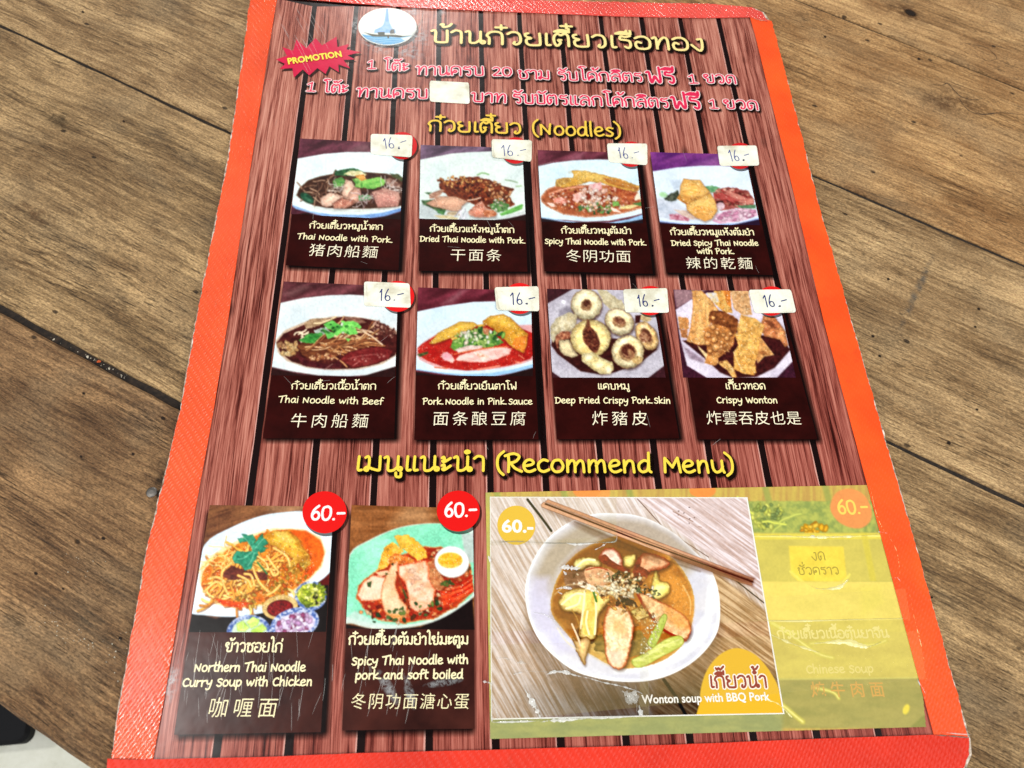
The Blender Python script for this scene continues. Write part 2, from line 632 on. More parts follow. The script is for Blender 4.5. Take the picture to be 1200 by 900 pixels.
C5 = lambda pts: [(860 + x / 3, y / 3) for x, y in pts]
table_line(C5([(690, 295), (730, 300), (752, 293), (775, 318), (800, 340), (840, 350), (885, 346)]), 0.0006)
table_line(C5([(790, 343), (822, 385), (870, 402), (940, 396), (1020, 405)]), 0.0006)
table_line(C5([(800, 150), (850, 158), (895, 172), (925, 205), (890, 212)]), 0.0004)
M_KNOT = soft_mat('dark_knot', (34, 24, 18), 1.0, 0.8, 2.2)
M_STAIN = soft_mat('brown_stain', (96, 66, 44), 0.55, 0.7, 1.4, 160)
M_SMEAR = soft_mat('grey_smear', (92, 92, 88), 0.55, 0.6, 1.6, 220)
M_GRIME = soft_mat('dark_grime', (44, 34, 26), 0.6, 0.8, 1.2, 130)


def mark(cx, cy, rx, ry, deg, mat, name, z):
    """patch on the table; sizes in photo pixels at that place"""
    a = math.radians(deg)
    ux, uy = math.cos(a), math.sin(a)
    vx, vy = -uy, ux
    P = []
    for s_, t_ in ((-1, 1), (1, 1), (1, -1), (-1, -1)):
        P.append(WT(cx + ux * rx * s_ + vx * ry * t_, cy + uy * rx * s_ + vy * ry * t_, z))
    return quad_uv(name, P, mat, table, TOFF)


mark(1067, 15, 9, 4, 22, M_KNOT, 'knot', 0.00014)
mark(1062, 14, 34, 12, 24, M_STAIN, 'stain', 0.00010)
mark(1118, 120, 60, 16, 16, M_STAIN, 'stain', 0.00010)
mark(1073, 345, 58, 6, -66, M_SMEAR, 'smear', 0.00013)
mark(68, 140, 30, 12, 30, M_GRIME, 'stain', 0.00010)
mark(188, 560, 26, 22, 40, M_GRIME, 'stain', 0.00010)
mark(40, 250, 40, 14, 26, M_STAIN, 'stain', 0.00010)
for (x, y, r) in ((121, 631, 2.2), (98, 461, 1.8), (191, 490, 2.4), (156, 532, 1.8), (95, 535, 1.6), (42, 672, 2.2), (141, 748, 2.2), (74, 690, 1.5), (97, 14, 1.6), (145, 142, 1.5),
                  (1023, 394, 1.8), (1147, 362, 1.8), (1143, 383, 1.5), (1031, 417, 1.8), (1112, 519, 2.3), (1041, 327, 1.6), (1077, 69, 1.8), (967, 43, 1.5), (1145, 480, 1.5), (1092, 700, 1.5)):
    mark(x, y, r * 1.3, r, 25, M_KNOT, 'pit', 0.00014)

# nail head
def disc(name, c, r, h, mat, parent, off, n=20, dome=0.0):
    V = []
    for rr_, z in ((r, 0), (r, h * 0.6), (r * 0.8, h), (r * 0.4, h + dome)):
        for i in range(n):
            a = 2 * math.pi * i / n
            V.append((c[0] + rr_ * math.cos(a), c[1] + rr_ * math.sin(a), c[2] + z))
    Fc = []
    for k in range(3):
        for i in range(n):
            j = (i + 1) % n
            Fc.append((k * n + i, k * n + j, k * n + n + j, k * n + n + i))
    Fc.append(tuple(3 * n + i for i in range(n)))
    return mesh(name, V, Fc, mat, parent, off)


nm = NT('dull_steel'); nm.b.inputs['Metallic'].default_value = 0.9; nm.b.inputs['Roughness'].default_value = 0.45
nm.b.inputs['Base Color'].default_value = (0.12, 0.11, 0.10, 1)
disc('nail', WT(178, 577, 0), 0.0022, 0.0005, nm.m, table, TOFF, dome=0.0001)
mark(190, 580, 9, 7, 10, M_KNOT, 'stain', 0.00012)

# crumbs in the open joint and dust beside the menu (specks nobody could count)
def specks(name, pts, rgb, parent, off):
    nt = NT(name + '_speck'); nt.b.inputs['Base Color'].default_value = rgba(rgb); nt.b.inputs['Roughness'].default_value = 0.6
    V, Fc = [], []
    rr = random.Random(5)
    for (x, y, z, r) in pts:
        b = len(V)
        for i in range(5):
            a = 2 * math.pi * i / 5 + rr.random()
            q = r * rr.uniform(0.6, 1.2)
            V.append((x + q * math.cos(a), y + q * math.sin(a), z))
        V.append((x, y, z + r * 0.7))
        for i in range(5):
            Fc.append((b + i, b + (i + 1) % 5, b + 5))
    o = mesh(name, V, Fc, nt.m, parent, off)
    o['kind'] = 'stuff'
    return o


pts = []
rr = random.Random(2)
for i in range(24):
    t = rr.random() ** 0.8
    x, y = 55 + 95 * t, 392 + 51 * t
    p = WT(x + rr.uniform(-2, 2), y + rr.uniform(-2, 2.5), 0)
    pts.append((p[0], p[1], 0.00005, rr.uniform(0.0001, 0.00032)))
for (x, y) in ((63, 398), (102, 418), (128, 432)):
    p = WT(x, y, 0); pts.append((p[0], p[1], 0.0001, 0.0007))
specks('crumbs', pts, (196, 186, 166), table, TOFF)
pts = []
for i in range(70):
    x, y = rr.choice([(140, 760), (95, 750), (60, 730), (148, 790), (92, 660)])
    p = WT(x + rr.gauss(0, 12), y + rr.gauss(0, 9), 0)
    pts.append((p[0], p[1], 0.00005, rr.uniform(0.0001, 0.0003)))
specks('dust', pts, (206, 200, 180), table, TOFF)
p = WT(116, 424, 0)
specks('orange_crumb', [(p[0], p[1], 0.0001, 0.0009)], (196, 84, 30), table, TOFF)

# ------------------------------------------------------------------ black stool under the table corner
bm_ = NT('black_plastic'); bm_.b.inputs['Base Color'].default_value = (0.008, 0.008, 0.009, 1); bm_.b.inputs['Roughness'].default_value = 0.6; bm_.b.inputs['Specular IOR Level'].default_value = 0.1
SZ = FZ + 0.045
cx0, cy0 = at(31, 870, SZ - ZM)
ex, ey = at(0, 873, SZ - ZM)
e1 = np.array([ex - cx0, ey - cy0]); e1 /= np.hypot(*e1)
e2 = np.array([e1[1], -e1[0]])      # away from the camera
if e2[1] < 0:
    e2 = -e2
HS = 0.16
ctr = np.array([cx0, cy0]) + (e1 + e2) * HS
stool = empty('footstool', (ctr[0], ctr[1], FZ), label='low black footstool half hidden under the table at the lower left corner', category='footstool')
stool.rotation_euler = (0, 0, math.atan2(e1[1], e1[0]))
V, Fc = [], []
NR = 8
ring = []
for q, (sx, sy) in enumerate(((1, 1), (-1, 1), (-1, -1), (1, -1))):
    for i in range(NR + 1):
        a = math.pi / 2 * (q + i / NR)
        ring.append((sx * (HS - 0.008), sy * (HS - 0.008), math.cos(a), math.sin(a)))
lv = [(-0.012, 0.008), (-0.003, 0.008), (0, 0.005)]
for z, r in lv:
    for (bx_, by_, c_, s_) in ring:
        V.append((bx_ + c_ * r, by_ + s_ * r, z))
nr = len(ring)
for k in range(2):
    for i in range(nr):
        j = (i + 1) % nr
        Fc.append((k * nr + i, k * nr + j, (k + 1) * nr + j, (k + 1) * nr + i))
Fc.append(tuple(2 * nr + i for i in range(nr)))
Fc.append(tuple(reversed(range(nr))))
so = mesh('seat', V, Fc, bm_.m, stool)
so.location = (0, 0, SZ - FZ)
for sx in (-1, 1):
    for sy in (-1, 1):
        box('leg', (sx * (HS - 0.03), sy * (HS - 0.03), (SZ - FZ - 0.012) / 2), (0.03, 0.03, SZ - FZ - 0.012), bm_.m, stool)

# ------------------------------------------------------------------ menu body
c0 = W(600, 450)
MO = (c0[0], c0[1], 0.0)
menu = empty('menu', MO, label='laminated noodle menu board with orange tape border lying on the wooden table', category='menu')


def wob(p, q, step, amp, rr):
    """ragged line between photo points, returns plane points"""
    a, b = np.array(at(*p)), np.array(at(*q))
    n = max(2, int(np.hypot(*(b - a)) / step))
    d = (b - a) / np.hypot(*(b - a)); nn = np.array([-d[1], d[0]])
    out = []
    w = 0
    for i in range(n):
        w = w * 0.6 + rr.uniform(-1, 1) * amp
        out.append(tuple(a + (b - a) * i / n + nn * w))
    return out


def slab(name, pts, z0, z1, mat, parent=menu, bev=0.0):
    """extruded polygon, pts counter-clockwise or not, plane coordinates; heights relative to the menu face"""
    P = [tuple(p) for p in pts]
    ar = sum(P[i][0] * P[(i + 1) % len(P)][1] - P[(i + 1) % len(P)][0] * P[i][1] for i in range(len(P)))
    if ar < 0:
        P = P[::-1]
    n = len(P)
    V = [(x, y, ZM + z0) for x, y in P] + [(x, y, ZM + z1) for x, y in P]
    Fc = [(i, (i + 1) % n, n + (i + 1) % n, n + i) for i in range(n)]
    Fc.append(tuple(n + i for i in range(n)))
    Fc.append(tuple(reversed(range(n))))
    return mesh(name, V, Fc, mat, parent, MO)


OUT = [(296, -20), (560, -2.5), (640, 0.5), (835, 4.5), (882, 9), (895, 14), (902, 24), (905, 32), (925, 101), (958, 233), (1000, 382), (1028, 480), (1060, 590),
       (1093, 710), (1126, 826), (1137, 866), (1139, 884), (1132, 902), (1122, 936), (640, 938), (124, 934), (138, 830), (172, 640), (211, 480), (228, 380), (266, 190), (285, 60)]
corn = []
rr = random.Random(9)
for i in range(len(OUT)):
    corn += wob(OUT[i], OUT[(i + 1) % len(OUT)], 0.0012, 0.00018, rr)
paper = NT('worn_board_edge')
tc = paper.n('ShaderNodeTexCoord').outputs['Object']
nz = paper.noise(tc, 300, 4, 0.7)
paper.l(paper.ramp(nz, [(0.38, rgba((120, 96, 80))), (0.52, rgba((205, 190, 172))), (0.65, rgba((245, 232, 220)))]), paper.b.inputs['Base Color'])
paper.b.inputs['Roughness'].default_value = 0.75
slab('board', corn, -ZM + 0.00005, -0.00015, paper.m)

# border tapes ------------------------------------------------------------
T_L = tape_mat('orange_tape_left', (250, 86, 46), 1.1, 0.20)
T_R = tape_mat('orange_tape_right', (255, 84, 26), 0.25, 0.5, 0.35)
T_T = tape_mat('coral_tape_top', (240, 80, 68), 0.75, 0.22)
T_B = tape_mat('red_tape_bottom', (222, 44, 20), 0.4, 0.5, 0.28)


def tape(name, outer, inner, mat, z, label=None, inset=0.00045, rag=0.00012):
    rr = random.Random(len(outer) * 7 + int(outer[0][0]))
    P = []
    for a, b in zip(outer[:-1], outer[1:]):
        P += wob(a, b, 0.0011, rag * 2.2, rr)
    P.append(at(*outer[-1]))
    inn = inner[::-1]
    for a, b in zip(inn[:-1], inn[1:]):
        P += wob(a, b, 0.004, rag * 0.35, rr)
    P.append(at(*inn[-1]))
    o = slab(name, P, z, z + 0.0002, mat)
    if label:
        o['label'] = label
    return o


tape('border_tape', [(295, -17), (286, 60), (267.5, 190), (229.5, 380), (212.5, 480), (174, 640), (140, 830), (128, 915)],
     [(327, -14), (315, 60), (292, 210), (267, 380), (251, 480), (229, 600), (193, 820), (175, 915)], T_L, 0.0004, 'left border tape, orange with a shiny woven surface')
tape('border_tape', [(904, 26), (924, 101), (957, 233), (998.5, 382), (1026, 480), (1058, 590), (1091.5, 710), (1124, 826), (1134, 868)],
     [(877, 16), (884, 40), (921, 190), (965.5, 380), (992, 480), (1040, 660), (1093, 860), (1095, 868)], T_R, 0.0004, 'right border tape, smooth bright orange with a frayed outer edge')
tape('border_tape', [(296, -18), (560, -1), (640, 2), (835, 6), (880, 10), (893, 16), (899, 26)],
     [(297, -6), (330, -2), (413, 5.3), (480, 10), (600, 15.5), (721, 20.4), (821, 22.6), (880, 21.5), (899, 26.5)], T_T, 0.00065, 'top border tape, coral red')
tape('border_tape', [(124, 932), (640, 936), (1120, 932), (1128, 898), (1134, 884), (1134, 868)],
     [(127, 889), (173, 890), (320, 886.7), (420, 882.6), (600, 878), (780, 873), (940, 866.5), (1093, 861), (1134, 864)], T_B, 0.00065, 'bottom border tape, deep red')

# printed sheet: black gaps showing between the planks ------------------------------------
sheet = slab('printed_sheet', [at(*p) for p in [(318, -8), (885, 14), (1100, 868), (168, 896)]], -0.00015, 0.0, ink((22, 8, 8)))
TOPX = [369, 418, 467, 515, 563, 608, 655, 702, 749, 794, 838]
BOTX = [255, 339, 423, 503, 581, 657, 734, 809, 884, 959, 1032]


def gapx(i, y):
    t = (y - 8) / (866 - 8)
    return TOPX[i], BOTX[i], t


LAY = 0.00003
M_EDGE = ink((206, 150, 138))


def lerp_gap(i, side):
    """two plane end points of a gap's side; i=-1 and 11 are the sheet's own edges"""
    if i == -1:
        return at(322, -4), at(172, 892)
    if i == 11:
        return at(885, 12), at(1100, 866)
    a, b = np.array(at(TOPX[i], 6)), np.array(at(BOTX[i], 872))
    w = 0.00145
    return (a[0] + side * w, a[1]), (b[0] + side * w, b[1])


for i in range(-1, 11):
    rr = random.Random(i + 40)
    a0, a1 = lerp_gap(i, 1)
    b0, b1 = lerp_gap(i + 1, -1)
    P = []
    N = 60
    da = db = 0
    L_, R_ = [], []
    for k in range(N + 1):
        t = 0.003 + 1.025 * k / N
        da = da * 0.7 + rr.uniform(-1, 1) * 0.00008
        db = db * 0.7 + rr.uniform(-1, 1) * 0.00008
        L_.append((a0[0] + (a1[0] - a0[0]) * t + (da if i >= 0 else 0), a0[1] + (a1[1] - a0[1]) * t))
        R_.append((b0[0] + (b1[0] - b0[0]) * t + (db if i < 10 else 0), b0[1] + (b1[1] - b0[1]) * t))
    V, Fc = [], []
    for l_, r_ in zip(L_, R_):
        V += [(l_[0], l_[1], ZM + LAY), (r_[0], r_[1], ZM + LAY)]
    for k in range(N):
        Fc.append((2 * k, 2 * k + 2, 2 * k + 3, 2 * k + 1))
    mesh('printed_plank', V, Fc, M_PRINTWOOD, menu, MO)
    # pale lit arris printed along the right side of each plank
    if i < 10:
        V, Fc = [], []
        for k, r_ in enumerate(R_):
            w = 0.00055 * rr.uniform(0.5, 1.3)
            V += [(r_[0] - w, r_[1], ZM + LAY * 2), (r_[0], r_[1], ZM + LAY * 2)]
        for k in range(N):
            Fc.append((2 * k, 2 * k + 2, 2 * k + 3, 2 * k + 1))
        mesh('plank_edge', V, Fc, M_EDGE, menu, MO)

# ------------------------------------------------------------------ lettering
# pen strokes of a rounded hand lettering: "advance : x y x y ... | x y ..."
G = {
 # Thai
 'ก': '7.4:1.3 0 1.4 4.6 .6 6.8 2 9.4 4.6 9.8 6.1 8.2 6.3 4 6.2 0',
 'ข': '7.4:.7 6.8 .9 9 2.6 9.7 3.2 8 1.3 6.4 1.5 5.4 3 4.2 2.4 1.6 3.2 .1 5.2 .2 6.2 1.6 6.3 9.6',
 'ค': '7.4:1.2 .2 .8 4.8 1.4 8.6 3.8 10 6 8.8 6.5 5 6.3 0|1.4 2 3 5.6 4 4 2.8 2.8',
 'ง': '6.2:3.4 9 4.8 9.4 5 7 4.7 2.2 3.8 0 2.8 .8 .8 4.4',
 'จ': '6.8:1 8.4 3 10 5.4 8.8 5.7 5 5.3 1 4 0 2.9 1 2.8 4.6 1.2 4.8',
 'ช': '7.4:1 8.6 1.9 9.5 2.4 8 1.4 6.4 2 4.6 1.9 1.2 3 0 5 .2 6 1.6 5.9 6 4.8 7.6 5.6 9 7.3 10',
 'ซ': '7.4:.6 8.4 1.5 9.5 2.1 8.4 3 9.6 3 7.6 1.6 6.2 2 4.4 1.9 1.2 3 0 5 .2 6 1.6 5.9 6 4.8 7.6 5.6 9 7.3 10',
 'ด': '7.4:3.6 4.8 2.5 4.6 3.3 2.6 1.8 0 .9 3.6 1.2 7.6 3.4 10 5.8 9 6.4 5.4 6.3 0',
 'ต': '7.4:3.6 4.8 2.5 4.6 3.3 2.6 1.8 0 .9 3.6 1.1 7.6 2.4 9.8 3.6 8.5 5 9.8 6.3 8 6.3 0',
 'ถ': '7.4:.8 .4 2 .8 1.6 3.6 .8 6.6 2 9.4 4.6 9.8 6.1 8.2 6.3 4 6.2 0',
 'ท': '7.4:.6 8.6 1.6 9.6 2.1 8 2 0 2.2 2.6 3.6 7.4 5.2 9.6 6.3 8.2 6.4 4 6.3 0',
 'น': '7.9:.6 8.8 1.6 9.6 2.1 8 2 3 2.3 .4 4.2 .5 5.8 2.8|6.1 9.6 6 3 6.3 .5 7.4 .5 7.4 2 6 2.4',
 'บ': '7.3:.6 8.8 1.6 9.6 2.1 8 2 1.6 2.8 .2 5.6 .2 6.3 1.4 6.3 9.6',
 'ฟ': '8.2:.6 8.8 1.6 9.6 2 7.4 2.1 2 2.6 .3 3.4 2.4 4.4 5.8 5.4 2.4 6.2 .3 6.9 2.6 7 13.4',
 'ม': '7.6:.8 8.8 1.8 9.6 2.3 8 2.2 3 1.7 .2 .6 1 1.6 2.6 3.8 1.2 6.1 .4 6.5 2 6.5 9.6',
 'ย': '7.3:2 9.5 .9 8.8 1.2 6.8 3 5.6 1.4 4.6 1.2 2 2.3 .2 5.5 .2 6.3 1.6 6.3 9.6',
 'ร': '6.2:5.2 9.8 3.4 8.9 1.8 9.5 1.4 7 3.8 6.4 5 5.2 5 1.6 4 .1 3 1.2',
 'ล': '7.4:1 8 3 10 5.6 9.1 6.4 6 6.2 0|6.2 4.8 4 6 1.6 4.8 1.1 1.6 2.2 .1 3.2 1.5',
 'ว': '6.6:.9 8.2 2.6 9.9 4.8 9.2 5.6 6 5.4 2 4.1 .1 3 .7 3.4 2.1',
 'ห': '7.6:.6 8.8 1.6 9.6 2.1 8 2 0|2.1 4.4 4.4 6 6.4 7.6 6.8 9.3 5.6 9.2 5.2 7.2 6.2 4.4 6.4 0',
 'อ': '7.2:3 4.8 1.6 5.6 .9 3.2 1.7 .4 4.6 .1 6.2 2 6.4 6.6 5 9.5 2.8 9.8 1 8.4',
 'ุ': '0:-2 -1 -1.4 -1.6 -1.4 -3.6',
 'ณ': '9:.8 8.8 1.8 9.5 2.2 8 2.2 0|2 8 4 9.8 5 8 5 2 6 .3 7.6 2|8 9.6 8 0',
 'เ': '3.4:1.7 9.6 1.5 3 1.7 .5 2.9 .6',
 'โ': '5.4:5 15.4 2.6 16.2 .8 14.8 2.8 13.6 3 10 3 2.6 3.3 .5 4.6 .6',
 'ไ': '4.6:.6 15.2 1.2 16.8 2.4 15.6 2.8 12 2.8 2.6 3.1 .5 4.2 .6',
 'ะ': '5.2:1 8.6 1.8 9.2 2 7.2 1.2 6.6 2 6 4.4 8.4|1 3.6 1.8 4.2 2 2 1.2 1.4 2 .8 4.4 3.4',
 'า': '5.2:.7 8.2 2.2 9.8 4 9 4.3 6 4.2 0',
 'ิ': '0:-6.2 11.6 -4.2 13 -1.6 12.8 -.6 11.4 -6.2 11.6',
 'ี': '0:-6.2 11.6 -4.2 13 -1.8 12.7 -.8 11.4 -6.2 11.6|-.7 11.2 -.6 14',
 'ื': '0:-6.2 11.6 -4.2 13 -2.2 12.7 -1.4 11.4 -6.2 11.6|-2 12 -2 14.2|-.5 11.2 -.4 14.2',
 'ั': '0:-4.6 12.4 -3.8 13 -3.4 11.6 -1.6 11.5 .2 13.6',
 '็': '0:-4.8 13.2 -5 11.4 -3.6 12.4 -2.6 11.4 -1.8 12.8 -3.6 13.8 -1 14.8',
 'ู': '0:-2.6 -1.2 -2.4 -3.6 -.8 -3.8 -.6 -1.2',
 '่': '0:-1.4 11.9 -1.2 14.4',
 '้': '0:-3.4 14.2 -2.4 14.6 -2.6 12.4 -.6 13 .6 15',
 '๊': '0:-5.2 13.6 -4.6 12.2 -3.4 13.8 -2.6 12.2 -1.4 13.4 -.2 15',
 '๋': '0:-3.4 13.4 .8 13.4|-1.3 11.6 -1.3 15.2',
 'ํ': '0:-2.4 11.8 -3 12.8 -2 13.6 -1.2 12.6 -2.4 11.8',
 # Latin
 'T': '7.6:.2 10.6 3 11 8 12.6|4.4 11.6 3.8 6 3.2 0',
 'h': '6.6:1.3 13 1.1 0|1.2 4 3 7.6 4.8 7 5.2 3 5.3 0',
 'a': '7:5.4 7 3.4 8 1.3 5.6 .9 2.2 2.4 .2 4.6 2 5.6 7.6|5.5 5 5.4 1.6 6.3 .1',
 'i': '2.9:1.5 7.8 1.3 0|1.7 10.6 1.8 11',
 'N': '8.2:1 0 1.2 4 1.1 9.4|1.1 9.4 6 .8|6 .8 6.3 5 6.9 9.8',
 'o': '6.8:4.2 8 1.9 7.2 .8 3.4 2.2 .3 4.8 .8 5.9 4 4.9 7.4 3.6 8',
 'd': '7.2:5.4 7 3.4 7.8 1.1 5.2 1.1 1.6 2.8 .2 5 2.6 5.9 13|5.8 8 5.6 1.6 6.4 .1',
 'l': '2.9:1.6 13 1.3 6 1.4 0',
 'e': '6.4:1.2 3.8 4.2 4.6 5.2 6.2 4 7.9 2 7.2 .8 4 1.7 .8 3.6 .1 5.8 1.4',
 'w': '9:.7 7.8 1.4 3.6 2.3 .4|2.3 .4 4.6 6.2|4.6 6.2 5.9 .4|5.9 .4 7.4 4 8.4 8.2',
 't': '5:2.6 12 2.1 5 2.4 1 4.4 .5|.2 8 2.4 8.3 4.8 8.6',
 'P': '7:1.6 0 1.9 6 1.7 11.2|.4 10.6 3.6 12 6.4 10.6 5.6 7 1.9 5.4',
 'r': '5.2:1.3 7.8 1.2 0|1.3 4 2.6 6.8 5 7.6',
 'k': '6.8:1.3 13 1.1 0|5.2 8 1.3 3.8|1.3 3.8 3.8 1.2 8.4 .6',
 'D': '8:1.5 0 1.7 10.6|.3 10.4 4.2 10.6 7.1 8 6.6 3.2 4 .4 .6 0',
 'S': '6.2:5.6 8.8 3.4 10 1.3 8.4 2.2 6 4.6 4.6 4.8 1.4 2.6 0 .6 1.4',
 's': '5.6:4.8 7.2 2.8 7.9 1.2 6.4 3 4.4 4.6 2.6 3.4 .4 .8 .8',
 'p': '6.8:1.3 7.8 1.2 1 1.1 -4.4|1.3 5 3.4 7.9 5.6 6.6 5.6 3 3.6 .2 1.3 1.8',
 'c': '6:5.2 7.2 3.2 7.9 1.1 5.4 1.3 1.6 3.2 .1 5.6 1.4',
 'C': '7:6.2 9.2 4 10.4 1.4 7.6 1 3.4 3 .2 6.4 1.4',
 'y': '6.8:.9 7.8 1.4 4 3.2 3 5.4 5|5.8 8 5.2 2 4 -3 2 -4.4 .8 -3.2',
 'B': '7.2:1.5 0 1.7 10.8|.5 10.6 4.4 11.4 5.8 9 2 6|2 6 5.8 5 6 1.4 3.2 0 .6 .3',
 'f': '5:5.4 11.8 3.6 13 2.4 10.6 2.1 5 2 0|.2 6.8 4.6 7.2',
 'n': '6.7:1.3 7.8 1.2 0|1.3 4 3 7.5 4.9 7 5.2 3 5.3 0',
 'u': '6.9:1 7.8 1.1 2.6 2.4 .2 4.4 1.2 5.6 4|5.7 7.8 5.6 2.4 6.2 0',
 'm': '9.6:1.2 7.8 1.1 0|1.2 4 2.8 7.4 4.4 6.6 4.5 0|4.5 4 6.4 7.4 8 6.6 8.3 0',
 'R': '7.6:1.5 0 1.8 6 1.6 11|.3 10.4 4 12 6.6 10.2 5 6.8 1.9 5.6|2.6 5.8 4.4 2.4 7.4 .2',
 'M': '9:1.1 0 1.6 9.4|1.6 9.4 4.6 3.4|4.6 3.4 7.4 9.6|7.4 9.6 8 0',
 'F': '6.6:1.4 0 1.6 8|.6 10 3 9.6 6.4 10|1.5 5.4 5 5.8',
 'W': '10:.7 10 1.8 4 2.7 .4|2.7 .4 4.9 7.8|4.9 7.8 6.8 .4|6.8 .4 8.2 5 9.4 10.4',
 'b': '6.9:1.5 13 1.2 1|1.3 4.4 3.6 7.6 5.8 6 5.4 1.8 3.4 .1 1.2 1.2',
 '(': '4.4:4 13.4 1.6 10 1 5 1.8 .6 3.6 -2',
 ')': '4.4:.6 13.4 2.9 10 3.4 5 2.6 .6 .4 -2',
 '1': '5:.8 8 2.8 10.4|2.8 10.4 2.6 0|.8 .1 4.6 .2',
 '2': '7:1 8.6 3.2 10.2 5.4 8.4 4.6 5 .8 .4|.8 .4 3.4 .2 6.4 .4',
 '0': '8:4.4 10.2 1.6 9 .9 4.6 2.2 .4 5 .2 6.9 3.6 6.6 8.4 4.6 10.2',
 '6': '7.4:5.4 10.6 2.4 7.6 1 3.4 2.4 .3 5 .4 6.2 3 4.8 5.6 2.6 5.4 1.4 3.6',
 '.': '3.2:1.3 .4 1.6 .4',
 '-': '6:.8 5 5.6 5.2',
 # ball pen digits of the price stickers
 'Á': '4.4:.8 7.4 2.4 10|2.4 10 2.5 0',
 'É': '6.6:3.2 10.4 1.4 6 1 2 2.6 0 4.6 1.2 4 4 2.2 4.4 1.2 2.8',
 'Ó': '3.6:1.4 .4 1.9 .6',
 'Ú': '5.6:.4 5.2 4.8 6.4',
 ' ': '4.4:',
}
G['แ'] = '6.4:' + G['เ'].split(':')[1] + '|4.5 9.6 4.3 3 4.5 .5 5.7 .6'
UPPER = 'ิีืั็ํ'
TONE = '่้๊๋'
MARKS = UPPER + TONE + 'ูุ'


def layout(s):
    """list of polylines in letter units and the total width"""
    out = []
    x = 0.0
    raised = False
    s2 = ''
    for ch in s:
        if ch == 'ำ':
            # nikhahit sits under any tone mark
            if s2 and s2[-1] in TONE:
                s2 = s2[:-1] + 'ํ' + s2[-1] + 'า'
            else:
                s2 += 'ํ' + 'า'
        else:
            s2 += ch
    for ch in s2:
        if ch not in G:
            continue
        adv, st = G[ch].split(':')
        dy = dx = 0.0
        if ch in TONE:
            dy = 2.9 if raised else 0.0
        if ch in UPPER:
            raised = True
        elif ch not in MARKS:
            raised = False
        for part in st.split('|'):
            v = [float(q) for q in part.split()]
            if len(v) < 4:
                continue
            out.append([(x + dx + v[i], v[i + 1] + dy) for i in range(0, len(v), 2)])
        x += float(adv)
    return out, x


def text_paths(s, p0, p1, h, jit=0.0, seed=1):
    """strokes in plane coordinates: baseline runs from photo point p0 to p1; ten letter units are h photo pixels tall"""
    st, wid = layout(s)
    a, b = np.array(at(*p0)), np.array(at(*p1))
    ux = (b - a) / wid
    mx, my = (p0[0] + p1[0]) / 2, (p0[1] + p1[1]) / 2
    m0, m1 = np.array(at(mx, my)), np.array(at(mx, my - h))
    hh = np.hypot(*(m1 - m0)) / 10.0
    n = np.array([-ux[1], ux[0]]); n = n / np.hypot(*n) * hh
    rr = random.Random(seed)
    res = []
    for poly in st:
        jx, jy = rr.uniform(-jit, jit), rr.uniform(-jit, jit)
        pts = catmull(poly, 5)
        res.append([tuple(a + ux * (x + jx) + n * (y + jy)) for x, y in pts])
    return res


def pxm(px, py):
    """size in metres of one photo pixel near there (across)"""
    a, b = np.array(at(px - 1, py)), np.array(at(px + 1, py))
    return float(np.hypot(*(b - a))) / 2


def strokes(name, paths, w, layer, mat, parent, shift=(0, 0)):
    V, Fc = [], []
    z = ZM + LAY * layer
    k = 0
    for path in paths:
        v, f = ribbon([(x + shift[0], y + shift[1]) for x, y in path], w, z + k, dz=1.2e-7)
        k += 1.2e-6
        b = len(V)
        V += v
        Fc += [tuple(i + b for i in q) for q in f]
    k = 0
    return mesh(name, V, Fc, mat, parent, MO)


def hand_text(s, p0, p1, h, w, col, layer, parent, name, outline=None, ow=0, shadow=None, seed=1, jit=0.12):
    u = pxm((p0[0] + p1[0]) / 2, (p0[1] + p1[1]) / 2)
    paths = text_paths(s, p0, p1, h, jit, seed)
    o = strokes(name, paths, w * u, layer, ink(col), parent)
    if outline:
        strokes(name + '_outline', paths, (w + ow) * u, layer - 1, ink(outline), parent)
    if shadow:
        dx, dy, grow = shadow
        sh = (dx * u, -dy * u)
        strokes(name + '_shadow', paths, (w + grow) * u, layer - 2, ink((14, 4, 2), 0.85), parent, sh)
        strokes(name + '_shadow', paths, (w + grow + 3.2) * u, layer - 3, ink((14, 4, 2), 0.36), parent, sh)
    return o


FONT_CACHE = {}


def glyph_mesh(ch, off):
    if (ch, off) not in FONT_CACHE:
        c = bpy.data.curves.new('glyph', 'FONT')
        c.body = ch
        c.offset = off
        c.resolution_u = 3
        o = bpy.data.objects.new('glyph', c)
        COL.objects.link(o)
        dg = bpy.context.evaluated_depsgraph_get()
        m = bpy.data.meshes.new_from_object(o.evaluated_get(dg))
        V = [tuple(v.co) for v in m.vertices]
        Fc = [tuple(p.vertices) for p in m.polygons]
        bpy.data.objects.remove(o)
        bpy.data.curves.remove(c)
        bpy.data.meshes.remove(m)
        FONT_CACHE[(ch, off)] = (V, Fc)
    return FONT_CACHE[(ch, off)]


